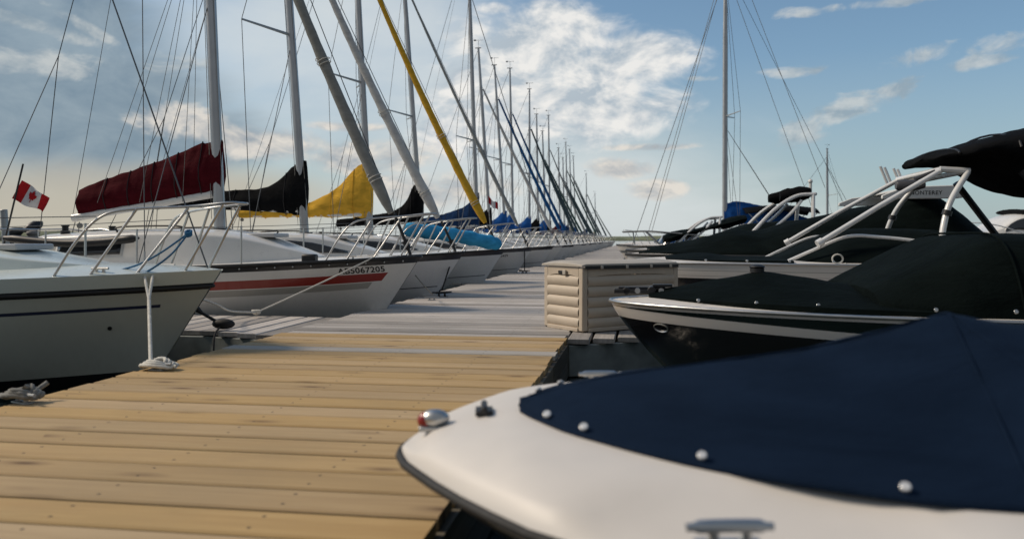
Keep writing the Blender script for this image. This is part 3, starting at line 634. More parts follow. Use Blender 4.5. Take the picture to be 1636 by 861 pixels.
# ------------------------------------------------------------------ things on the dock
def deck_box():
    n0 = Vector((.646, 7.16, 0)); lv = Vector((.85, .52, 0)).normalized(); ev = Vector((-.55, .83, 0)).normalized(); Ln, Wd, H = 1.17, .62, .618
    rz = math.atan2(lv.y, lv.x)
    root = thing('deck_box', 'beige plastic storage box with ribbed sides standing on the dock corner', 'storage box', (n0.x, n0.y, DK), rz)
    # local: x along the long side, y along the end (away)
    b = MB(); 
    def ribbed(p0, dx, nrm, w, z0, z1, n, mi=0):
        n -= 1
        """scalloped panel between posts"""
        vs = []; fs = []; uv = []; prof = []
        for i in range(n):
            for j in range(7): 
                f = j/6; prof.append((z0+(z1-z0)*(i+f)/n, .027*math.sin(math.pi*min(1, .06+f*.94))**.6 if j < 6 else .0))
        arch = lambda u: -.028*(1-(2*u-1)**2) 
        m = 12
        for i in range(m+1):
            for z, o in prof: vs.append(Vector(p0)+Vector(dx)*(w*i/m)+Vector(nrm)*o+Vector((0, 0, z)))
        q = len(prof); fs = [(i*q+j, (i+1)*q+j, (i+1)*q+j+1, i*q+j+1) for i in range(m) for j in range(q-1)]
        b.add(vs, fs)
    po = .055
    ribbed((po, .012, 0), (1, 0, 0), (0, -1, 0), Ln-2*po, .035, H-.10, 6)
    ribbed((.012, po, 0), (0, 1, 0), (-1, 0, 0), Wd-2*po, .035, H-.10, 6)
    ribbed((po, Wd-.012, 0), (1, 0, 0), (0, 1, 0), Ln-2*po, .035, H-.10, 6)
    ribbed((Ln-.012, po, 0), (0, 1, 0), (1, 0, 0), Wd-2*po, .035, H-.10, 6)
    b.box((Ln/2, Wd/2, .2), (Ln-.06, Wd-.06, .36))
    b.build('side_panel', m_beige, root, 30)
    for x in (po/2, Ln-po/2):
        for y in (po/2, Wd-po/2): MB().box((x, y, H/2-.01), (po+.012, po+.012, H-.03)).build('corner_post', m_beige, root, bevel=.012)
    f = MB()
    for y in (.004, Wd-.004): f.box((Ln/2, y, .018), (Ln-2*po-.012, .04, .036))
    for x in (.004, Ln-.004): f.box((x, Wd/2, .018), (.04, Wd-2*po-.012, .036))
    f.build('base_rail', m_beige, root, bevel=.006)
    # arched header panels
    f = MB()
    def header(p0, dx, nrm, w):
        vs = []; m = 16; p0, dx, nrm = Vector(p0), Vector(dx), Vector(nrm)
        for i in range(m+1):
            u = i/m; zl = H-.125+.032*(1-(2*u-1)**4)
            for o in (-.028, 0): 
                for z in (zl, H-.022): vs.append(p0+dx*w*u+nrm*o+Vector((0, 0, z)))
        fs = []
        for i in range(m):
            a, c = i*4, i*4+4; fs += [(a+2, c+2, c+3, a+3), (a, a+2, c+2, c), (a+1, c+1, c+3, a+3), (a, c, c+1, a+1)]
        f.add(vs, fs)
    header((po+.006, -.003, 0), (1, 0, 0), (0, -1, 0), Ln-2*po-.012); header((-.003, po+.006, 0), (0, 1, 0), (-1, 0, 0), Wd-2*po-.012)
    f.build('header_panel', m_beige, root, 30)
    lid = MB(); rg = []; n = 14
    for i in range(n+1):
        u = i/n; y = -.022+(Wd+.044)*u; zt = .02+.03*math.sin(math.pi*u)**.8
        rg.append([Vector((-.022, y, H-.018)), Vector((-.022, y, H-.012+zt*.5)), Vector((.03, y, H-.012+zt)), Vector((Ln-.03, y, H-.012+zt)), Vector((Ln+.022, y, H-.012+zt*.5)), Vector((Ln+.022, y, H-.018))])
    lo = lid.loft(rg).build('lid', m_beige2, root, 35, bevel=.004)
    g = MB(); g.box((Ln/2, -.0235, H-.024), (Ln-.03, .012, .03)); g.build('lid_gap', m_black, lo)
    for x in (.2, .5, .8, 1.05):
        MB().box((x, -.03, H-.024), (.03, .016, .03)).build('hinge', m_beige2, lo, bevel=.004)
    h = MB(); h.box((-.008, Wd*.5, H-.075), (.012, .13, .03)); h.build('handle_recess', m_black, root, bevel=.006)
    h = MB(); h.box((-.018, Wd*.42, H-.075), (.02, .05, .045)); h.build('latch', m_beige2, root, bevel=.006)
deck_box()

def cleat(loc, ang, label, mat=m_alu_dark, s=1.0):
    root = thing('dock_cleat', label, 'cleat', loc, ang, 'mooring cleats along the dock edge')
    b = MB(); b.tube(curve_pts([(-.13*s, 0, .055*s), (-.05*s, 0, .05*s), (.05*s, 0, .05*s), (.13*s, 0, .055*s)], 4), [.010*s]*3+[.014*s]*7+[.010*s]*3, 8); b.build('horn', mat, root)
    b = MB()
    for x in (-.04, .04): b.tube([(x*s, 0, .008), (x*s, 0, .05*s)], .014*s, 8)
    b.box((0, 0, .004), (.14*s, .05*s, .008)); b.build('base', mat, root); return root
def rope(pts, r, mat, label, name='mooring_rope'):
    return tag(MB().tube(pts, r, 8).build(name, mat, sharp=80), label, 'rope')

# cleat and white line of the nearest sailboat
def coil(c, r0, r1, turns, r, z0, n=22, sq=.6, jit=.006, ang=0):
    out = []; rn = random.Random(int(c[0]*100)); N = int(turns*n)
    for i in range(N+1):
        a = 2*math.pi*i/n; rr = r0+(r1-r0)*i/N; x, y = rr*math.cos(a), rr*sq*math.sin(a); ca, sa = math.cos(ang), math.sin(ang)
        out.append(Vector((c[0]+x*ca-y*sa+rn.uniform(-jit, jit), c[1]+x*sa+y*ca+rn.uniform(-jit, jit), z0+r+abs(math.sin(a*1.0+.4))*r*1.6+(i//n)*r*.9)))
    return out
c1 = P(247, 590, 5.10); c1 = Vector((c1.x+.02, c1.y, DK))
cleat(c1, math.atan2(EV.y, EV.x)+1.4, 'metal dock cleat wrapped in white line beside the pale green sailboat', s=.85)
c2 = Vector((-2.555, 4.08, DK))
cleat(c2, math.atan2(EV.y, EV.x)+1.2, 'metal dock cleat wrapped in grey line at the near left dock edge', s=.9)
g = coil(c2, .10, .05, 3.2, .014, DK+.01, sq=.55)
rope([c2+Vector((-.55, .25, -.25)), c2+Vector((-.3, .12, -.02)), c2+Vector((-.14, .05, .03))]+g+[c2+Vector((.02, -.02, .09)), c2+Vector((.05, .05, .06)), c2+Vector((.08, .09, .09))], .013, m_rope_grey, 'frayed grey rope knotted round the near left dock cleat')
rope(coil((c2.x-.12, c2.y-.22, 0), .06, .02, 1.6, .014, DK, sq=.7), .014, m_rope, 'white rope end lying on the boards at the left edge')

# ------------------------------------------------------------------ left row of sailboats
HB = (.016, .018, .028)
# 1: nearest, pale green, no cabin windows in view
h1m = hull_mat('hull_pale_green', (.50, .52, .46), [(.0, 9, -.1, .105, (.60, .66, .62)), (.0, 9, .105, .155, (.012, .013, .015)), (.30, 9, .255, .28, (.02, .025, .06), .3), (0, 9, .80, 3, (.012, .012, .014))], rough=.3)
r1, H1, C1 = sailboat('pale green sailboat nearest on the left with blue line on its bow rail', (355, 6.2), .945, -105, (-140, -900), L=5.6, B=2.25, hmat=h1m, dmat=m_gel_green, win='none', zboom=1.75, cover='grey', jib=None,
    rubv=.128, cabx=(.95, 3.9), cabh=.22, zm=.84, camber=.09, mlen=7.6)
for x_, v_ in ((.75, .42), (1.9, .40)):
    b = MB(); p_ = H1.at(x_, v_, 1, -.004); b.disc(p_, H1.at(x_, v_, 1, .1)-p_, .016, .012, 10); b.build('skin_fitting', m_black, r1)
# 2: maroon cover
h2m = hull_mat('hull_red_stripe', (.72, .70, .66), [(0, 9, -.1, .075, (.014, .014, .016)), (.20, 9, .175, .275, (.27, .03, .022), .75), (.29, 9, .285, .36, (.36, .345, .31), .75), (0, 9, .80, 3, (.2, .21, .22))], rough=.28)
r2, H2, C2 = sailboat('white sailboat with maroon sail cover, red hull stripe and grey furled jib', (672, 9.6), .975, 352, (317, -457), frac=.72, hmat=h2m, cover='maroon', jib='taupe', jr=.07, jtack=.62,
    zboom=1.765, boomlen=2.08, droop=.30, prof=[(0, .63), (.15, .62), (.6, .53), (1.2, .43), (1.8, .345), (1.98, .30)], mastr=.075, coff=.075, cabx=(1.25, 4.75), cabh=.40, text=('AB5067205', .098, .86, .158), toe=m_black, win='none', mlen=10.0, jsag=.16)
C2.window(r2, [(3.55, .50), (3.7, .52), (4.3, .52), (4.42, .40)], [(3.55, .24), (4.42, .22)], 1, m_glass, m_gel)
b = MB()
for i in range(26):
    p = H2.at(.18+i*.19, .036, 1, .014); b.ball(p, .012, nu=8, nv=4)
b.build('rail_bolts', m_steel, r2)
b = MB(); p = H2.edge(1.18, 1, .05, -.10); b.box(p, (.17, .12, .1)); b.build('ventilator', m_black, r2, bevel=.02)
b = MB(); a_, e_ = Vector((3.25, .78, 1.20)), Vector((5.05, .80, 1.20))
b.tube(curve_pts([a_, a_.lerp(e_, .3)+Vector((0, 0, -.05)), a_.lerp(e_, .6)+Vector((0, 0, -.06)), e_], 6), [.012]+[.05]*17+[.03], 10); b.build('rolled_dodger', m_black, r2)
b = MB()
for sd in (.12, -.12):
    for xb in (3.1, 3.7, 4.3): b.tube([Vector((2.95, 0, 5.4)), Vector((xb, sd, 1.66))], .0035, 5)
b.build('lazy_jacks', m_rope_grey, r2)
# 3: black cover
h3m = hull_mat('hull_navy_band', (.70, .705, .71), [(0, 9, -.1, .10, HB), (.35, 9, .50, .515, (.05, .055, .07)), (0, 9, .74, .84, HB), (0, 9, .9, 3, HB)], rough=.28)
r3, H3, C3 = sailboat('white sailboat with black sail cover and white furled jib, beyond the red striped boat', (741, 11.9), .985, 487, (448, -196), frac=.82, hmat=h3m, cover='black', jib='white', jr=.072, win='long',
    zboom=1.64, boomlen=2.6, droop=-.16, prof=[(0, .82), (.1, .72), (.25, .56), (.42, .42), (.6, .34), (1.1, .28), (1.9, .2), (2.5, .12)], mastr=.07, cabh=.36, jsag=.1)
# 4: yellow cover
r4, H4, C4 = sailboat('white sailboat with yellow sail cover and yellow furled jib', (807, 15.6), .985, 592, (567, -94), frac=.85, hmat=h3m, cover='yellow', jib='yellow', jr=.078, win='long',
    zboom=1.70, boomlen=2.9, droop=.0, prof=[(0, 1.12), (.12, 1.06), (.3, .9), (.55, .64), (.9, .42), (1.4, .22), (1.9, .2), (2.25, .28), (2.4, .26), (2.85, .16)], mastr=.07, cabh=.36, jsag=.1)
# 5.. : the rest of the row
h5m = hull_mat('hull_grey_band', (.70, .70, .70), [(0, 9, -.1, .085, (.03, .035, .05)), (.35, 9, .52, .535, (.07, .08, .1))], rough=.3)
h6m = hull_mat('hull_plain_white', (.72, .715, .70), [(0, 9, -.1, .05, (.2, .21, .22))], rough=.3)
rowspec = [  # Y, mast px, attachment px, mast top (px,py) , cover, jib, hull, label, Y of bow
 (20.0, 674, (645, -31), .85, None, 'black', 'grey', .05, h5m, 'white sailboat with black peaked sail cover behind the yellow furled jib'),
 (25.0, 763, (750, -15), .86, None, 'navy', None, .0, h3m, 'white sailboat with large navy sail cover and tall pale mast'),
 (28.0, 784, (768, 134), None, (764, 78), 'black', 'white', .062, h6m, 'sailboat with small black cover and white furled jib past the navy cover'),
 (31.0, 808, (793, 150), None, (789, 105), 'blue', 'blue', .07, h5m, 'sailboat with blue cover and blue furled jib, first of the blue jibs'),
 (33.2, 820, (816, 175), None, (814, 110), 'blue', 'blue', .062, h3m, 'sailboat with blue cover and second blue furled jib along the row'),
 (37.8, 846, (846, 200), None, (846, 143), 'blue', 'dark', .075, h6m, 'sailboat with bright blue peaked cover and greenish mast topped by a wind vane'),
 (41.0, 860, (858, 232), None, (858, 183), 'black', 'dark', .06, h5m, 'sailboat with black cover and slim mast, after the bright blue peaked cover'),
 (44.0, 872, (868, 250), None, (868, 210), 'blue', 'green', .06, h6m, 'distant sailboat with low blue cover and dark green furled jib'),
 (46.5, 879, (877, 235), None, (877, 185), 'dark', 'grey', .06, h3m, 'distant sailboat with dark cover and tall pole thin mast'),
 (52.0, 895, (893, 275), None, (893, 237), 'maroon', 'dark', .07, h5m, 'distant sailboat with brownish red cover beside a blue one'),
 (55.0, 902, (900, 285), None, (900, 252), 'blue', 'dark', .07, h6m, 'distant sailboat with short mast and blue cover next to the brownish red one'),
 (59.0, 908, (905, 270), None, (905, 228), 'navy', 'green', .07, h3m, 'distant sailboat with tallest mast of the far cluster'),
 (63.0, 914, (911, 275), None, (911, 239), 'grey', 'dark', .07, h5m, 'distant sailboat with grey cover in the far mast cluster'),
 (67.5, 920, (917, 285), None, (917, 250), 'blue', 'dark', .07, h6m, 'distant sailboat at the right side of the far mast cluster'),
 (78.0, 938, (937, 308), None, (937, 278), 'navy', 'dark', .08, h5m, 'second last sailboat at the far end of the row'),
 (95.0, 952, (951, 335), None, (951, 310), 'grey', 'grey', .08, h6m, 'last sailboat at the far end of the row, shortest looking mast'),
]
for (Y, mpx, att, fr, tp, cv, jb, jr, hm, lab) in rowspec:
    bX = -1.12+.16*(Y-9.6); bpx = CX+F*bX/Y; ml = None
    if tp:
        k = (tp[0]-CX)/F; s = (k*Y-bX)/(AL.x-k*AL.y); ml = ZC+(HY-tp[1])/F*(Y+AL.y*s)
    sailboat(lab, (bpx, Y), .975, mpx, att, frac=fr or .85, cover=cv, jib=jb, jr=jr, hmat=hm, detail=2 if Y < 26 else 1, zboom=1.65, boomlen=2.3 if cv != 'navy' or Y > 30 else 2.4, mastr=.062 if Y < 30 else .055, mlen=ml,
             win='long' if Y < 35 else 'small', prof=[(0, 1.12), (.15, .95), (.32, .6), (.6, .36), (1.1, .26), (2.3, .16)] if Y == 20.0 else None if cv != 'navy' or Y > 30 else [(0, 1.08), (.12, .86), (.3, .68), (.6, .55), (1.1, .42), (1.8, .3), (2.3, .22)], cabh=.34, jsag=.06, zm=.82, text=('AB4896429', .085, 1.02, .19) if Y == 20.0 else None)
# ---PART2

# ------------------------------------------------------------------ motor boats on the right of the dock
AR = Vector((.987, -.158, 0))
def cover_mesh(b, st, p=1.6, skirt=.06, n=20, seed=0, wr=.012, ns=None, tuck=1.0, table=smooth_table):
    """draped canvas: st = rows of (x, half width, edge z, ridge z[, p])"""
    cols = list(zip(*[(*s, p)[:5] for s in st])); T = [list(zip(cols[0], c)) for c in cols[1:]]
    x0, x1 = st[0][0], st[-1][0]; ns = ns or int((x1-x0)/.06)+4; rg = []
    for i in range(ns+1):
        x = x0+(x1-x0)*i/ns; w, ze, zr, pp = [table(t, x) for t in T]; w = max(.01, w); row = []
        for k in range(n+1):
            u = -1+2*k/n; us = math.copysign(abs(u)**.85, u)
            z = ze+(zr-ze)*max(0, 1-abs(us)**pp)
            f = (1-abs(us))*.8+.2
            z += wr*f*(mnoise.noise(Vector((x*1.7+seed, us*2.2, seed)))+.5*mnoise.noise(Vector((x*5+us*3+seed, us*5, seed*2))))*min(1, w*2)
            row.append(Vector((x, w*us, z)))
        row = [Vector((x, -w*1.004*tuck, ze-skirt))]+row+[Vector((x, w*1.004*tuck, ze-skirt))]
        rg.append(row)
    b.loft(rg, closed=False, cap=(False, False)); 
    for r in (rg[0], rg[-1]): 
        k = len(b.v); b.add(r, [tuple(range(len(r)))])
    return b
def motorboat(label, bow, zbow, L=6.0, B=2.3, hmat=None, dmat=None, rake=1.0, zm=None, rz=None, wtab=None, camber=.1, group='motor boats moored along the right of the dock', rub=None, rubr=.028, name='motorboat'):
    bx, by = (bow[0]-CX)/F*bow[1], bow[1]
    rz = math.atan2(AR.y, AR.x) if rz is None else rz
    root = thing(name, label, 'motor boat', (bx, by, 0), rz, group)
    h = Hull(L, B, zbow, zm or zbow-.06, -.3, rake, .5, .94, 'motor', wtab, .62)
    h.build(root, hmat, dmat or m_gel_cream, 34, 14, camber)
    rail_strip(h, root, rub or m_black, 'rub_rail', rubr)
    tr = MB(); tr.box((L+.18, 0, .35), (.34, .42, .5)); tr.tube([(L+.22, 0, .3), (L+.3, 0, -.35)], .09, 8); tr.build('stern_drive', m_black, root, bevel=.04)
    return root, h
def snaps(root, pts, r=.014, mat=None):
    for p, n in pts: MB().disc(Vector(p), n, r, .008, 12).build('snap', mat or m_steel, root, bevel=.002)

# A: the white bow in front, navy canvas
wA = [(0, 0), (.018, .085), (.053, .165), (.135, .325), (.234, .485), (.366, .655), (.7, .87), (1.2, 1.0), (2, 1.1), (5.5, 1.08)]
hAm = hull_mat('hull_cream', (.72, .66, .58), [(0, 9, .0, .02, (.02, .02, .02)), (0, 9, .045, 3, (.015, .018, .02))], rough=.45, coat=.1)  # near-black lower band paints in the shadow below the cream strip
A, HA = motorboat('white motorboat with navy cover in the near corner, bow pointing to the dock', (640, 2.2), .585, L=5.5, hmat=hAm, dmat=m_gel_cream, rz=R(2), wtab=wA, rake=1.9, zm=.585, camber=0, rub=m_rubber, rubr=.012)
for o in list(A.children):                                  # its foredeck is a rounded, rising moulding, not the plain deck
    if o.name.startswith('deck'): bpy.data.objects.remove(o)
crownA = [(0, .012), (.05, .045), (.12, .075), (.24, .10), (.34, .115), (.7, .12), (1.2, .12), (5.5, .12)]
def deckA(x, u, dented=True):
    w = HA.w(x/HA.L); c = smooth_table(crownA, x); e = max(0, 1-abs(u)**3.2); rim = ease(0, .035, w*(1-abs(u)))
    dent = .034*max(0, 1-((x-.70)/.42)**2-((abs(w*u)-.80)/.20)**2)**.5 if dented and abs(x-.7) < .42 else 0
    return Vector((x, w*u, .585+.020*rim+(c-.02)*e**.8*min(1, w/.25)-dent*rim))
b = MB(); xs = [5.5*(i/70)**2 for i in range(71)]; us = [-1+2*k/28 for k in range(29)]; us = [math.copysign(1-(1-abs(u))**1.5, u) for u in us]
b.loft([[deckA(x, u) for u in us] for x in xs], closed=False, cap=(False, False)); b.build('foredeck', m_gel_cream, A, 60)
covA = [(.335, .015, .735), (.37, .12, .742), (.459, .29, .765), (.71, .54, .812), (1.05, .72, .855), (1.26, .775, .886), (1.42, .80, .925), (1.57, .82, .968), (1.62, .825, .966), (1.8, .85, .935), (2.2, .90, .90), (3.4, 1.0, .87), (5.4, .98, .82)]
covA = [(x, w, deckA(x, w/HA.w(x/HA.L), False).z+.007, zr) for x, w, zr in covA]
cA = cover_mesh(MB(), covA, 1.2, .006, 40, 1, .022, ns=110).build('canvas_cover', m_navy, A, 60)
hem = MB(); 
hp = []
for i in range(60):
    x = .34+4.9*(i/59)**1.6; w = smooth_table([(q[0], q[1]) for q in covA], x); hp.append((x, w))
for sd in (1, -1): hem.tube([Vector((x, sd*(w+.002), deckA(x, min(.99, w/HA.w(x/HA.L)), False).z+.006)) for x, w in hp], .008, 6)
hem.build('hem', m_navy, cA)
for pts in ([(x, 0) for x in (.36, .6, .9, 1.2, 1.5)], [(1.575, u) for u in (-.98, -.7, -.4, -.15, 0, .15, .4, .7, .98)], [(1.575-.3*abs(u)-.0, u) for u in (-.97, -.8, -.6, -.4, -.2, 0)], [(2.9, u) for u in (-.98, -.6, -.2, .2, .6, .98)]):
    sm = MB(); q = []
    for x, u in pts:
        w, ze, zr = [smooth_table([(c[0], c[j]) for c in covA], x) for j in (1, 2, 3)]; us = u
        uu = math.copysign(abs(us)**(1/.85), us); z = ze+(zr-ze)*max(0, 1-abs(us)**1.2)
        z += .022*((1-abs(us))*.8+.2)*(mnoise.noise(Vector((x*1.7+1, us*2.2, 1)))+.5*mnoise.noise(Vector((x*5+us*3+1, us*5, 2))))*min(1, w*2)
        q.append(Vector((x, w*us, z+.001)))
    sm.tube(curve_pts(q, 6), .0035, 5); sm.build('seam', m_navy, cA)
sA = []
for x in (.40, .48, .71, 1.06, 1.45, 2.0, 2.7, 3.5):
    for sd in (1, -1):
        w = smooth_table([(q[0], q[1]) for q in covA], x); u = (w-.022)/w; z0 = smooth_table([(q[0], q[2]) for q in covA], x); zr = smooth_table([(q[0], q[3]) for q in covA], x)
        sA.append((Vector((x, sd*(w-.02), z0+(zr-z0)*(1-((w-.02)/w)**(1.25))+.008)), Vector((-.2, sd*.55, .8))))
snaps(A, sA, .0108, simple('snap_white', (.75, .75, .74), .25, .3, .05, 5))
def nav_light(root, p, s=1.0):
    o = MB(); o.box(p+Vector((.02, 0, .008))*s, (.11*s, .05*s, .016*s)); o.build('light_base', m_steel, root, bevel=.004)
    l = MB(); l.ball(p+Vector((-.015, 0, .03))*s, .026*s, (1.0, .9, 1)); lo = l.build('nav_light', m_red, root)
    k = MB(); k.ball(p+Vector((.012, 0, .036))*s, .034*s, (1.3, .9, .8)); k.build('chrome_hood', m_steel, lo)
nav_light(A, Vector((.085, 0, deckA(.085, 0).z)), .95)
k = MB(); p = Vector((.235, .02, deckA(.235, 0).z)); k.box(p+Vector((0, 0, .008)), (.05, .07, .016)); k.tube([p+Vector((0, -.05, .022)), p+Vector((0, .05, .022))], .010, 8); k.build('bow_cleat', m_black, A, bevel=.004)
for sd in (-1, 1):
    k = MB(); q = Vector((.68, sd*(HA.w(.68/5.5)-.055), .63)); k.tube(curve_pts([q+Vector((-.08, 0, .03)), q+Vector((-.03, 0, .032)), q+Vector((.03, 0, .032)), q+Vector((.08, 0, .03))], 4), [.008]*2+[.013]*9+[.008]*2, 8)
    for dx in (-.03, .03): k.tube([q+Vector((dx, 0, -.01)), q+Vector((dx, 0, .03))], .011, 8)
    k.box(q+Vector((0, 0, -.004)), (.12, .05, .012)); k.build('side_cleat', m_steel, A)

# B: black hull, green canvas
hBm = hull_mat('hull_black', (.010, .010, .012), [(-3.6, 9, -.1, .4, (.74, .69, .64), 33), (-.75, 9, .03, .3, (.012, .02, .018), 22), (-3.95, 9, .06, .5, (.3, .28, .27), 33), (-4.05, 9, .06, .5, (.010, .010, .012), 33), (-3.6, 9, -.1, .4, (.74, .69, .64), 33), (-.75, 9, .03, .3, (.012, .02, .018), 22)], rough=.12, coat=.6, grime=.04)
Bt, HBt = motorboat('black hulled motorboat under a dark green cover, bow beside the beige storage box', (975, 5.8), .735, L=5.8, B=2.25, hmat=hBm, dmat=m_gel_cream, rake=1.0, zm=.715, camber=.06, rub=m_steel, rubr=.012)
cB1 = cover_mesh(MB(), [(.28, .12, .775, .80), (.5, .36, .775, .84), (.8, .58, .77, .915), (1.0, .70, .77, .955), (1.1, .75, .77, .955), (1.4, .86, .765, .90), (1.75, .93, .76, .85), (2.1, .98, .755, .82)], 1.15, .04, 26, 4, .024).build('bow_cover', m_cover['green'], Bt, 60)
for x in (2.37, 3.6):
    sm = MB(); w, ze, zr, pp = [smooth_table(t, x) for t in ([(1.66, .78), (2.36, 1.0), (3.4, 1.03), (4.6, 1.02)], [(1.66, .80), (2.36, .77), (4.6, .76)], [(2.36, 1.213), (2.45, 1.212), (3.4, 1.19), (4.6, 1.0)], [(2.36, 6), (3.4, 5), (4.6, 2.2)])]
    sm.tube([Vector((x, w*1.002*math.copysign(abs(-1+k/15)**.85, -1+k/15), ze+(zr-ze)*max(0, 1-abs(-1+k/15)**(.85*pp))+.012)) for k in range(31)], .008, 6); sm.build('cover_seam', m_cover['green'], Bt)
m = MB(); m.disc((1.05, 0, .945), (0, 0, 1), .05, .03); m.ball((1.05, 0, .985), .035, (1.6, 1.6, .5)); m.build('cover_vent', m_black, cB1)
cB2 = cover_mesh(MB(), [(1.66, .78, .80, .87, 5), (1.75, .86, .79, .93, 5), (2.1, .98, .775, 1.105, 6), (2.3, .99, .77, 1.20, 6), (2.36, 1.0, .77, 1.213, 6), (2.45, 1.0, .77, 1.212, 6), (3.4, 1.03, .765, 1.19, 5), (4.6, 1.02, .76, 1.0, 2.2), (5.5, .98, .755, .86, 2)], 3, .05, 30, 8, .02, table=lerp_table).build('cockpit_cover', m_cover['green'], Bt, 60)
for cv, xs in ((cB1, (.6, .95, 1.3)), (cB2, (1.9, 2.3, 2.7, 3.1, 3.6, 4.1))):
    snaps(cv, [(Vector((x, sd*(HBt.w(x/5.8)-.045 if cv is cB2 else HBt.w(x/5.8)-.12), .775)), (0, sd, .3)) for x in xs for sd in (1, -1)], .012)
k = MB(); q = Vector((.18, 0, .79))
k.box(q+Vector((.05, 0, .035)), (.34, .05, .018)); k.box(q+Vector((.0, .05, .012)), (.3, .02, .03)); k.box(q+Vector((.0, -.05, .012)), (.3, .02, .03)); k.tube([q+Vector((-.06, -.06, .015)), q+Vector((-.06, .06, .015))], .028, 10); k.tube([q+Vector((.12, -.07, .02)), q+Vector((.12, .07, .02))], .03, 10); k.box(q+Vector((.2, 0, .055)), (.14, .08, .02)); k.build('anchor_roller', m_black, Bt, bevel=.004)
k = MB(); k.tube([q+Vector((.02, -.065, .018)), q+Vector((.02, .065, .018))], .02, 10); k.tube([q+Vector((.19, -.065, .018)), q+Vector((.19, .065, .018))], .02, 10); k.build('roller_pin', m_steel, Bt)
e = MB(); c = HBt.at(.36, .155, -1, .004); n = (HBt.at(.36, .155, -1, .05)-c).normalized(); tx = (HBt.at(.40, .155, -1, .004)-c).normalized(); ty = n.cross(tx)
e.tube([c+tx*.058*math.cos(a*.3142)+ty*.032*math.sin(a*.3142) for a in range(21)], .005, 6); e.build('bow_emblem', m_steel, Bt)
e = MB(); c = HBt.pt(.0, .52, -1)+Vector((.02, -.0, 0)); e.tube([c+Vector((-.035+.035*math.cos(a*.3142), -.012, -.012+.04*math.sin(a*.3142))) for a in range(21)], .007, 6); e.build('bow_eye', m_steel, Bt)
for sd in (-1, 1):
    k = MB(); q = Vector((2.62, sd*1.0, .79)); q = Vector((2.75, sd*(HBt.w(2.75/5.8)-.035), .735)); k.tube([q+Vector((-.11, 0, .035)), q+Vector((.11, 0, .035))], .014, 8)
    for dx in (-.04, .04): k.tube([q+Vector((dx, 0, 0)), q+Vector((dx, 0, .035))], .012, 8)
    k.build('cleat', m_steel, Bt)
q = Vector((2.75, -HBt.w(2.75/5.8)-.0, .75)); fq = MB(); fq.tube([q+Vector((0, 0, .05)), q+Vector((.03, -.06, -.05)), q+Vector((.05, -.07, -.28))], .012, 8); fq.tube([q+Vector((.05, -.10, -.26)), q+Vector((.05, -.10, -.30)), q+Vector((.05, -.10, -.62)), q+Vector((.05, -.10, -.66))], [.03, .085, .085, .03], 14); fq.build('fender', m_gel, Bt)
mt = simple('faint_lettering', (.035, .035, .04), .4, 0, .1, 5)

# C: white topside with wake tower, dark canopy
hCm = hull_mat('hull_black_white', (.010, .010, .012), [(0, 9, -.1, .16, (.74, .70, .65)), (0, 9, .075, .083, (.45, .43, .4)), (0, 9, .13, .136, (.5, .47, .45))], rough=.14, coat=.6, grime=.05)
Ct, HCt = motorboat('motorboat with white topsides, white tube tower and black folded canopy', (992, 9.06), .935, L=6.2, B=2.3, hmat=hCm, dmat=m_gel_cream, rake=1.0, zm=.93, camber=.06, rub=m_steel, rubr=.012)
cover_mesh(MB(), [(.5, .35, .965, 1.0), (.9, .60, .965, 1.04), (1.2, .74, .965, 1.0), (1.75, .9, .965, .99)], 1.2, .04, 18, 3, .01).build('bow_cover', m_cover['dark'], Ct, 60)
cover_mesh(MB(), [(1.7, .55, .965, .99, 3), (2.0, .82, .965, 1.12, 3), (2.35, .92, .965, 1.27, 3), (3.0, .98, .96, 1.30, 3), (4.2, 1.02, .96, 1.2, 2.6), (5.8, 1.0, .95, 1.05, 2)], 3, .05, 22, 6, .012).build('cockpit_cover', m_cover['dark'], Ct, 60)
snaps(Ct, [(HCt.edge(x, sd, .03, -.06), (0, sd, .4)) for x in (.9, 1.3, 1.7, 2.1, 2.5, 2.9, 3.3) for sd in (1, -1)], .013)
for sd in (1, -1):
    g = MB(); g.tube(curve_pts([(1.72, sd*.74, .96), (1.95, sd*.78, 1.07), (2.28, sd*.80, 1.21), (2.6, sd*.82, 1.205), (3.0, sd*.86, 1.155), (3.7, sd*.92, 1.03)], 7), .017, 8); g.build('windshield_rail', m_whitetube, Ct)
tw = lambda x, y, z: Vector((x, y, z))
for sd in (1, -1):
    f = MB(); f.tube([tw(2.02, sd*.86, 1.16), tw(2.6, sd*.78, 1.52), tw(3.22, sd*.66, 1.88)], .027, 10); f.tube([tw(1.98, sd*.87, 1.135), tw(2.03, sd*.858, 1.165)], .04, 10); f.build('tower_strut', m_whitetube, Ct)
    f = MB(); f.tube(curve_pts([tw(3.13, sd*.92, 1.0), tw(3.15, sd*.88, 1.25), tw(3.25, sd*.80, 1.55), tw(3.46, sd*.68, 1.86)], 7), .029, 10); f.build('tower_leg', m_whitetube, Ct)
    f = MB(); f.disc(tw(3.20, sd*.838, 1.42), (0.3, 0, 1), .045, .05); f.build('tower_clamp', m_black, Ct)
f = MB()
for x, z in ((3.22, 1.89), (3.46, 1.87)): f.tube([tw(x, -.68, z), tw(x, .68, z)], .028, 10)
for sd in (1, -1): f.tube([tw(3.2, sd*.67, 1.89), tw(3.48, sd*.67, 1.87)], .03, 8)
f.build('tower_bar', m_whitetube, Ct)
for sd in (-1,):
    s = MB(); s.tube([tw(2.82, sd*.55, 1.74), tw(2.84, sd*.55, 1.74), tw(3.02, sd*.55, 1.74), tw(3.10, sd*.55, 1.74)], [.04, .055, .055, .03], 16); s.tube([tw(3.0, sd*.55, 1.80), tw(3.2, sd*.55, 1.88)], .02, 8); s.build('tower_speaker', simple('speaker_grey', (.06, .06, .065), .4, 0, .1, 5), Ct)
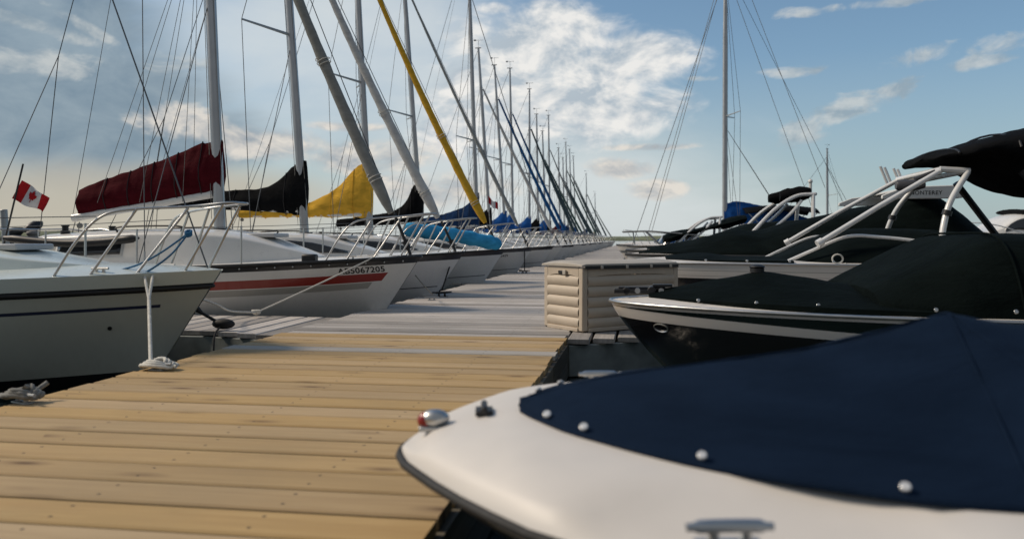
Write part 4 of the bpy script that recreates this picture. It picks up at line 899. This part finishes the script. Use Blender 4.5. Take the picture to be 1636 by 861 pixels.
# folded canopy, lumpy and rising aft
def canopy():
    st = [(3.16, .30, 2.02, .02), (3.24, .62, 2.025, .05), (3.36, .8, 2.04, .075), (3.58, .88, 2.07, .115), (3.82, .9, 2.075, .18), (4.05, .9, 2.06, .26), (4.4, .9, 2.03, .32), (4.8, .88, 2.02, .32), (5.3, .8, 2.04, .22), (5.6, .6, 2.08, .08)]
    rg = []; n = 30
    for i in range(61):
        x = st[0][0]+(st[-1][0]-st[0][0])*i/60; w, zc, h_ = [smooth_table([(q[0], q[j]) for q in st], x) for j in (1, 2, 3)]; ring = []
        for k in range(n):
            a = 2*math.pi*k/n; ca, sa = math.cos(a), math.sin(a)
            y = w*math.copysign(abs(sa)**.7, sa); z = zc+(h_ if ca > 0 else h_*1.15*ease(3.3, 4.2, x)+.03)*math.copysign(abs(ca)**.8, ca)
            j = .03*mnoise.noise(Vector((x*4, y*3.5, ca*1.5)))+.014*mnoise.noise(Vector((x*11, y*9, ca*3)))
            ring.append(Vector((x+.02*mnoise.noise(Vector((x, y*7, 5))), y, z+j)))
        rg.append(ring)
    o = MB().loft(rg).build('folded_canopy', m_cover['black'], Ct, 60)
    for x in (3.34, 3.85, 4.5):
        s = MB(); w, zc, h_ = [smooth_table([(q[0], q[j]) for q in st], x) for j in (1, 2, 3)]
        s.tube([Vector((x, (w+.012)*math.sin(a*.2618), zc+(h_+.02)*math.cos(a*.2618))) for a in range(-6, 7)], .012, 6); s.build('strap', m_black, o)
    for sd in (1, -1): MB().tube([tw(3.9, sd*.8, 1.85), tw(4.55, sd*.92, 1.0)], .04, 8).build('canopy_strut', m_black, Ct)
    l = MB(); l.tube([tw(4.32, -.1, 2.32), tw(4.32, -.1, 2.44)], .035, 12); l.ball(tw(4.32, -.1, 2.45), .05, (1, 1, .6)); l.build('masthead_light', m_gel_cream, Ct)
    l = MB(); l.ball(tw(4.2, -.92, 2.18), .055, (2.2, .8, .7)); l.build('board_pad', m_gel_cream, Ct)
canopy()
ln = MB(); p0 = HCt.edge(2.2, -1, .02, -.02)
ln.tube(curve_pts([p0+Vector((0, 0, 0)), p0+Vector((.0, -.03, -.1)), p0+Vector((.01, -.03, -.24))], 5), .009, 6); 
ln.tube([p0+Vector((-.06+.05*math.cos(a*.6), .06, .04+.045*math.sin(a*.6))) for a in range(24)], .008, 6); ln.build('fender_line', m_rope, Ct)
text_obj('RA', .11, lambda x, y: HCt.at(.95+x, .27-y, -1, .004), 'hull_lettering', m_gel, Ct, .02, 1.1)

# D: cruiser with radar arch under a long dark cover
Dt, HDt = motorboat('cruiser under a long sloping dark cover with a lettered white arch', (1000, 12.3), .95, L=6.3, B=2.5, hmat=hCm, dmat=m_gel_cream, zm=.94, camber=.06, rub=m_rubber, rubr=.02)
cD = cover_mesh(MB(), [(.2, .2, .985, 1.0, 1.6), (.8, .62, .985, 1.10, 1.6), (1.3, .85, .985, 1.24, 1.7), (1.6, .95, .985, 1.32, 1.8), (2.0, 1.02, .98, 1.33, 2), (2.5, 1.08, .98, 1.45, 2.4), (3.0, 1.12, .97, 1.56, 3), (3.6, 1.15, .97, 1.69, 3.4), (4.1, 1.16, .97, 1.80, 3.6), (4.4, 1.16, .97, 1.82, 3.6), (4.7, 1.14, .97, 1.60, 3), (5.2, 1.1, .965, 1.15, 2.4), (5.6, 1.06, .96, 1.02, 2)], 2, .06, 28, 11, .045).build('long_cover', m_cover['green'], Dt, 60)
for sd in (1, -1):
    a = MB(); rg = []
    for x, z0, z1 in ((3.45, 1.73, 1.78), (3.65, 1.73, 1.86), (4.0, 1.73, 1.90), (4.4, 1.73, 1.91), (4.47, 1.74, 1.90)):
        rg.append([Vector((x, sd*(1.12+o), z)) for o, z in ((0, z0), (.06, z0), (.06, z1), (0, z1))])
    a.loft(rg); 
    ao = a.build('radar_arch_side', m_gel, Dt, bevel=.01)
    if sd < 0:
        text_obj('MONTEREY', .074, lambda x, y: Vector((3.80+x, -1.183, 1.785+y)), 'arch_lettering', m_black, ao, .012, 1.08)
        w = MB()
        for i, (dx, dz) in enumerate(((0, 0), (.03, .02), (.06, .045))):
            k = len(w.v); w.add([Vector((3.64+dx*.6, -1.183, 1.79+dz*.6)), Vector((3.77, -1.183, 1.785+dz*.3)), Vector((3.77, -1.183, 1.80+dz*.5)), Vector((3.67+dx*.5, -1.183, 1.805+dz*.6))], [(0, 1, 2, 3)])
        w.build('arch_emblem', m_black, ao)
a = MB(); a.box((4.1, 0, 1.885), (.5, 2.2, .04)); a.build('radar_arch_top', m_gel, Dt, bevel=.012)
for i, (x, y) in enumerate(((3.62, -.85), (3.72, -.7), (3.9, -.5), (4.0, -.35))):
    r_ = MB(); r_.tube([(x, y, 1.94), (x-.1, y, 2.2)], .02, 8); r_.build('rod_holder', m_whitetube, Dt)

# E: wake boat behind the cruiser, F and G further along
def wake_tower(root, x0, x1, z0, z1, y=.85, arch=True):
    for sd in (1, -1):
        f = MB(); f.tube(curve_pts([(x0, sd*y, z0), (x0+.45*(x1-x0), sd*y*.95, z0+.62*(z1-z0)), (x1-.15, sd*y*.8, z1-.04), (x1+.2, sd*y*.78, z1)], 7), .034, 8); f.build('tower_strut', m_whitetube, root)
        f = MB(); f.tube(curve_pts([(x0+.28, sd*y, z0), (x0+.28+.45*(x1-x0), sd*y*.95, z0+.52*(z1-z0)), (x1-.05, sd*y*.8, z1-.12)], 7), .03, 8); f.build('tower_brace', m_whitetube, root)
        f = MB(); f.tube([(x1+.12, sd*y, z0), (x1+.16, sd*y*.78, z1)], .036, 8); f.build('tower_leg', m_whitetube, root)
    f = MB(); f.tube([(x1+.2, -y*.78, z1), (x1+.2, y*.78, z1)], .032, 8); f.build('tower_bar', m_whitetube, root)
hWm = hull_mat('hull_cream_far', (.70, .66, .60), [(0, 9, .22, .32, (.1, .12, .13))], rough=.3)
Et, HEt = motorboat('wake boat with white tube tower and black bags behind the cruiser cover', (1001, 15.6), .97, L=6.0, B=2.3, hmat=hWm, zm=.95, camber=.06)
cover_mesh(MB(), [(.4, .3, 1.0, 1.03, 2), (1.6, .9, 1.0, 1.25, 2.4), (2.4, 1.0, 1.0, 1.50, 3), (3.8, 1.05, 1.0, 1.5, 3), (5.6, 1.0, .98, 1.1, 2)], 2, .05, 18, 13, .02).build('boat_cover', m_cover['dark'], Et, 60)
wake_tower(Et, 2.25, 3.25, 1.25, 2.02)
for y, dx in ((-.5, 0), (.1, .1), (.5, -.05)):
    g = MB(); rg = []
    for i in range(9):
        u = i/8; r_ = .13*math.sin(math.pi*(.12+.76*u))**.5; c0 = Vector((2.85+dx+.55*u, y, 2.0+.06*u)); rg.append([c0+Vector((0, r_*math.sin(k*.524), r_*math.cos(k*.524)*(1+.25*mnoise.noise(Vector((u*4, k, y)))))) for k in range(12)])
    g.loft(rg).build('board_bag', m_cover['black'], Et, 60)
l = MB(); l.tube([(3.5, 0, 2.0), (3.5, 0, 2.26)], .03, 8); l.ball((3.5, 0, 2.3), .045); l.build('masthead_light', m_gel, Et)
Ft, HFt = motorboat('cream motorboat with curved tower tubes and a half folded canopy frame', (1003, 22.5), 1.0, L=6.2, B=2.3, hmat=hWm, zm=.98, camber=.06)
wake_tower(Ft, 1.35, 2.35, 1.05, 1.80)
f = MB()
for sd in (1, -1):
    f.tube(curve_pts([(-.15, sd*.75, 1.40), (.5, sd*.8, 1.42), (1.1, sd*.8, 1.38), (1.9, sd*.85, 1.30)], 5), .02, 6)
    f.tube([(.2, sd*.75, 1.05), (.15, sd*.75, 1.4)], .018, 6); f.tube([(.9, sd*.8, 1.05), (.5, sd*.8, 1.42)], .018, 6)
f.build('canopy_frame', m_alu_dark, Ft)
g = MB(); rg = []
for i in range(13):
    u = i/12; c0 = Vector((1.0+2.2*u, 0, 1.2+.55*u)); r_ = .10+.05*math.sin(u*9); rg.append([c0+Vector((0, .9*math.sin(k*.524), r_*math.cos(k*.524)+.06*mnoise.noise(Vector((u*7, k, 3))))) for k in range(12)])
g.loft(rg).build('folded_canopy', m_cover['green'], Ft, 60)
cover_mesh(MB(), [(1.6, .7, 1.02, 1.08, 2), (2.2, .9, 1.02, 1.28, 2.4), (3.4, 1.0, 1.02, 1.3, 2.4), (5.6, 1.0, 1, 1.1, 2)], 2, .05, 16, 15, .02).build('cockpit_cover', m_cover['navy'], Ft, 60)
Gt, HGt = motorboat('small open motorboat with cream deck far along the right of the dock', (985, 31.0), .98, L=5.2, B=2.1, hmat=hWm, zm=.95, camber=.1)
ws = MB(); rg = []
for k in range(13):
    a = math.pi*k/12; y = .8*math.cos(a); x = 2.0-.45*math.sin(a); rg.append([Vector((x, y, .98)), Vector((x+.25, y*.92, 1.38)), Vector((x+.262, y*.91, 1.38)), Vector((x+.012, y*.99, .98))])
ws.loft(rg).build('windshield', m_glass, Gt, 60)
st_ = MB(); st_.box((2.9, .4, 1.1), (.4, .45, .5)); st_.build('seat', m_cover['black'], Gt, bevel=.05)
st_ = MB(); st_.box((2.9, -.4, 1.1), (.4, .45, .5)); st_.build('seat', m_cover['black'], Gt, bevel=.05)
G2, HG2 = motorboat('last cream motorboat on the right, partly behind the storage box lid', (1000, 40.0), 1.0, L=5.5, B=2.2, hmat=hWm, zm=.97, camber=.1)
cover_mesh(MB(), [(1.4, .7, 1.02, 1.08, 2), (2.2, .9, 1.02, 1.45, 2.4), (3.6, 1.0, 1.02, 1.3, 2.4), (5.2, 1.0, 1, 1.1, 2)], 2, .05, 16, 19, .02).build('boat_cover', m_cover['navy'], G2, 60)

# sailboats among the boats on the right
rs, _, _ = sailboat('tall masted sailboat with bright blue cover standing among the motor boats', (1005, 28.0), 1.0, 1158, (1159, -40), frac=.97, L=8.2, B=2.6, cover='blue', jib=None, hmat=h6m, aft=AR, group='sailboats on the right side', zboom=1.75,
    boomlen=3.0, prof=[(0, .75), (.3, .8), (.7, .75), (1.4, .62), (2.2, .45), (2.8, .25)], mastr=.09, detail=1, spread=5.5, cabx=(1.8, 6.0))
Mi = (Matrix.Translation(rs.location) @ Matrix.Rotation(rs.rotation_euler.z, 4, 'Z')).inverted()
for q0, q1 in (((1153, -30, 27.6), (1041, 371, 27.2)), ((1149, -30, 27.4), (1036, 371, 27.0)), ((1166, -30, 28), (1300, 340, 28.3)), ((1178, -60, 28), (1318, 300, 28.4)), ((1160, 205, 28), (1232, 318, 28.2)), ((1160, 205, 28), (1246, 338, 28.2))):
    MB().tube([Mi @ P(*q0), Mi @ P(*q1)], .009, 5).build('stay', m_rope_grey, rs)
bm2 = MB(); rg = []
for i in range(13):
    u = i/12; x = 3.9+2.4*u; rg.append([Vector((x, y, 2.15+.22*(1-(y/1.0)**2)-.10*(2*u-1)**2)) for y in (-1, -.7, -.35, 0, .35, .7, 1)])
b2 = bm2.loft(rg, closed=False, cap=(False, False)).build('sun_canopy', m_cover['black'], rs, 60, solid=.02)
fr = MB()
for sd in (1, -1):
    for x in (4.0, 6.2): fr.tube([(5.1, sd*1.0, 1.0), (x, sd*.99, 2.06)], .014, 6)
fr.build('canopy_frame', m_alu_dark, rs)
sailboat('far sailboat whose thin mast stands alone between the covered motor boats', (1215, 57.0), 1.0, 1322, (1321.5, 250), frac=.93, L=7, B=2.4, cover='white', jib=None, hmat=h6m, aft=Vector((1, 0, 0)), group='sailboats on the right side', zboom=1.7, mastr=.09, detail=1)

# white cabin cruiser at the far right
def cruiser():
    loc = P(1430, 396, 27.0); root = thing('cabin_cruiser', 'white cabin cruiser with dark windows at the far right edge', 'motor boat', (loc.x, loc.y, 0), R(-4))
    h = Hull(8.5, 2.9, 1.15, 1.05, -.35, 1.3, .45, .95, 'motor', None, .62); h.build(root, hull_mat('hull_cruiser', WHITE, [(0, 9, .3, .36, (.03, .04, .08))]), m_gel)
    cb = Cabin(h, [(1.2, .4), (2.2, .9), (3.5, 1.1), (6.5, 1.1)], [(1.2, 1.2), (2.0, 1.38), (2.9, 1.55), (3.6, 2.0), (4.4, 2.08), (6.5, 1.95)])
    cb.build(root, m_gel)
    for sd in (1, -1):
        for x0, x1 in ((3.15, 3.75), (3.9, 4.7), (4.9, 5.7)): cb.window(root, [(x0, .50), (x0+.2, .58), (x1, .60)], [(x0, .40), (x1, .3)], sd, m_glass, m_gel_grey)
    c = MB(); rg = []
    for i in range(9):
        u = i/8; rg.append([Vector((3.8+1.6*u, .9*math.sin(k*.524), 2.12+.1*math.cos(k*.524)+.06*mnoise.noise(Vector((u*6, k, 1))))) for k in range(12)])
    c.loft(rg).build('folded_canopy', m_cover['black'], root, 60)
    r_ = MB()
    for sd in (1, -1): r_.tube(curve_pts([h.edge(.1, sd, .55), h.edge(.8, sd, .6, -.05), h.edge(2.5, sd, .6, -.05), h.edge(4, sd, .1, -.05)], 6), .02, 6); r_.tube([h.edge(1.5, sd, 0, -.05), h.edge(1.5, sd, .6, -.05)], .018, 6)
    r_.build('bow_rail', m_whitetube, root)
cruiser()

# ------------------------------------------------------------------ flag, bag, lines
def flag():
    base, topp = P(6, 362, 10.35), P(37, 262, 10.35)
    d = (topp-base); root = thing('flag', 'red and white flag with a maple leaf on a slanting pole', 'flag', tuple(base))
    MB().tube([Vector((0, 0, -.25)), d], .012, 8).build('flagpole', m_black, root)
    A0, A1 = P(35, 288, 10.35)-base, P(19, 318, 10.35)-base; B0, B1 = P(76, 317, 10.35)-base, P(66, 340, 10.35)-base
    def pt(u, v):
        p = (A0.lerp(A1, v)).lerp(B0.lerp(B1, v), u); s = math.sin(u*7.5+v*1.5)*.045*u**.5
        return p+Vector((0, s+.05*math.sin(u*3), -.012*math.sin(u*math.pi*2)+.01*math.sin(u*7+v)))
    b = MB(); nu, nv = 32, 12
    vs = [pt(i/nu, j/nv) for i in range(nu+1) for j in range(nv+1)]; fs = []; q = nv+1
    for i in range(nu):
        for j in range(nv): fs.append((i*q+j, (i+1)*q+j, (i+1)*q+j+1, i*q+j+1))
    b.add(vs, fs); b.mi = [0 if (k//nv)/nu < .25 or (k//nv)/nu >= .75 else 1 for k in range(len(fs))]
    fr, fw = fabric('flag_red', (.42, .02, .025), .2, 8, .15), fabric('flag_white', (.62, .62, .64), .2, 8, .1)
    cl = b.build('flag_cloth', [fr, fw], root, 80)
    half = [(0, 1.0), (.16, .68), (.34, .77), (.26, .36), (.46, .56), (.52, .43), (.80, .48), (.70, .26), (.78, .16), (.40, -.18), (.44, -.34), (.06, -.28), (.05, -.72)]
    poly = half+[(-x, y) for x, y in reversed(half) if x > 0]
    for off in (-.006, .006):
        l = MB(); e = []
        for x, y in poly: e.append(pt(.5+x*.20, .46-y*.40)+Vector((0, off, 0)))
        c0 = pt(.5, .46)+Vector((0, off, 0)); l.add(e+[c0], [(i, (i+1) % len(e), len(e)) for i in range(len(e))]); l.build('maple_leaf', fr, cl)
flag()
def sail_bag():
    a, c = P(645, 366, 13.2), P(800, 391, 14.6); root = None; N = 40; pts = []; rs_ = []
    for i in range(N+1):
        u = i/N; pts.append(a.lerp(c, u)+Vector((0, .04*math.sin(u*5), .03*math.sin(u*3.2)))); rs_.append(.125*min(1, (u*9)**.5+.25, ((1-u)*9)**.5+.3)*(1+.07*math.sin(u*31)+.04*math.sin(u*67)))
    tag(MB().tube(pts, rs_, 14).build('sail_bag', fabric('canvas_sky', (.06, .40, .68), .4, 9), sharp=70), 'light blue rolled sail bag lying along the foredecks behind the bow rails', 'sail bag')
sail_bag()
W = lambda px, py, Y: P(px, py, Y)
# nearest sailboat: white line from the bow to its cleat, blue lines on the rail
bow1 = [P(231, 441, 5.93), P(244, 441, 5.93)]; kn = P(238, 478, 5.7); ct = P(241, 582, 5.12)
m1 = MB(); m1.tube([bow1[0], kn], .011, 8); m1.tube([bow1[1], kn], .011, 8); m1.tube([kn+Vector((0, 0, .02)), kn.lerp(ct, .5), ct], .013, 8); m1.tube([ct]+[Vector((p.x, p.y, p.z)) for p in coil(c1, .125, .045, 3.4, .013, DK+.005, sq=.55, ang=-.1)], .0125, 8)
tag(m1.build('mooring_rope', m_rope, sharp=80), 'white mooring line from the pale green bow down to the dock cleat', 'rope')
rb = MB(); rb.tube(curve_pts([P(301, 373, 6.0), P(250, 408, 5.95), P(205, 428, 6.0), P(120, 446, 6.0), P(60, 452, 5.9), P(-40, 458, 5.7)], 8), .008, 6)
rb.tube(curve_pts([P(301, 373, 6.0), P(275, 405, 5.95), P(245, 428, 5.95), P(222, 440, 6.0)], 8), .008, 6)
for a in range(3): rb.tube([P(301, 373, 6.0)+Vector((.022*math.cos(q*.7), .02*math.sin(q*.7), .012*(a-1)+.012*math.sin(q*.7))) for q in range(10)], .009, 6)
tag(rb.build('mooring_rope', m_rope_blue, sharp=80), 'blue line draped from the bow rail along the pale green deck', 'rope')
# lines of the boats behind
wl = MB(); a, c, e = P(597, 411, 9.3), P(410, 499, 8.6), P(300, 470, 6.6); L_ = sag(a, c, .01)+curve_pts([c, P(370, 497, 8.0), P(345, 486, 7.2), e], 6); wl.tube(L_, .010, 6); wl.ball(c, .035, (1.4, 1, .8)); wl.tube([c+Vector((.05*math.cos(q*.6), .03*math.sin(q*.6), .02)) for q in range(14)], .01, 6)
tag(wl.build('mooring_rope', m_rope, sharp=80), 'slack white line from the red striped bow to the finger dock', 'rope')
rope(sag(P(664, 440, 9.7), P(691, 470, 10.9), .01), .008, m_rope_grey, 'short grey line from the bow eye of the red striped boat to the dock')
rope(sag(P(724, 408, 12.0), P(706, 464, 11.6), .0), .012, m_rope_black, 'black taut line from the navy banded bow down to its cleat')
rope(sag(P(838, 400, 19.9), P(838, 432, 19.7), .0), .014, m_rope_black, 'thin black line hanging from the bow past the yellow furled jib')
cleat(P(706, 469, 12.35)*1.0 if False else Vector((P(706, 466, 11.7).x, 11.7, DK)), .5, 'black dock cleat at the foot of the black taut line', m_black, 1.2)
cleat(Vector((P(690, 472, 11.0).x, 11.0, DK)), .4, 'small grey dock cleat holding the red striped boat', m_alu_dark, .8)
cleat(Vector((P(838, 435, 19.8).x, 19.8, DK)), .5, 'far black dock cleat in front of the grey banded bow', m_black, 1.2)
# black rubber snubber on the finger dock
def snubber():
    c = P(357, 523, 7.35); root = thing('mooring_snubber', 'black rubber mooring snubber on the finger dock by the pale green bow', 'snubber', (c.x, c.y, DK), 0)
    b = MB(); b.ball((0, 0, .06), .10, (1.1, .5, .5)); b.build('rubber_body', m_rubber, root)
    b = MB(); b.tube([(-.06, 0, .08), (-.19, -.02, .16), (-.24, -.02, .20)], [.016, .014, .03], 8); b.build('arm', m_rubber, root)
    b = MB(); b.tube(curve_pts([(-.02, -.04, .03), (-.02, -.16, -.02), (0, -.24, -.16), (.01, -.22, -.27)], 6), .009, 6); b.build('tail_line', m_rope_black, root)
snubber()
# dark background clutter at the far left: another pontoon with outboards
def far_left():
    for i, (px, Y, lab) in enumerate(((18, 21, 'black outboard motor on a far pontoon behind the flag'), (52, 23, 'taller black outboard motor raised beside the white post at the left'))):
        c = P(px, 392, Y); root = thing('outboard_motor', lab, 'outboard motor', (c.x, c.y, .55), R(20+i*40), 'outboard motors at the left')
        b = MB(); rg = []
        for j in range(9):
            u = j/8; w = .16*math.sin(math.pi*(.16+.72*u))**.6; rg.append([Vector((.25*u-.1+w*1.5*math.cos(k*.524), w*math.sin(k*.524), .62+.34*u+i*.22)) for k in range(12)])
        b.loft(rg).build('cowl', m_black, root, 60)
        b = MB(); b.tube([(0, 0, .62+i*.22), (0, 0, -.2)], .07, 8); b.build('leg', m_black, root)
    c = P(30, 396, 22); b = MB(); b.box((c.x-1.5, c.y+.8, .5), (9, 1.6, .3)); struct(b.build('far_pontoon_dock', m_old))
    for px, lab in ((5, 'slanting grey post at the left edge below the flag'), (52, 'short thick post on the far left pontoon')):
        c = P(px, 380, 16 if px < 20 else 21.5)
        b = MB()
        if px < 20: b.tube([Vector((c.x+.1, c.y, .4)), P(6, 335, 16)], .07, 10)
        else: b.tube([Vector((c.x, c.y, .4)), P(52, 374, 21.5)], .13, 10); b.ball(P(52, 373, 21.5), .16, (1, 1, .6))
        tag(b.build('mooring_post', m_alu_dark if px < 20 else m_old, bevel=.01), lab, 'post', 'posts at the far left')
far_left()

def small_flag():
    c = P(783, 345, 27.0); t = P(779, 312, 27.0); root = thing('flag', 'small red and white flag drooping beside a mast past the navy cover', 'flag', tuple(c))
    MB().tube([Vector((0, 0, -.3)), t-c], .015, 6).build('flagpole', m_alu_dark, root)
    b = MB(); A = t-c; rows = []
    for i in range(13):
        u = i/12; rows.append([A+Vector((.36*u, .06*math.sin(u*8), -.28*u**.7-.24*v+.03*math.sin(u*9))) for v in (0, .33, .66, 1)])
    b.loft(rows, closed=False, cap=(False, False)); b.mi = [1 if 4 <= (k//3) < 9 else 0 for k in range(len(b.f))]
    b.build('flag_cloth', [MATS['flag_red'], MATS['flag_white']], root, 80)
small_flag()
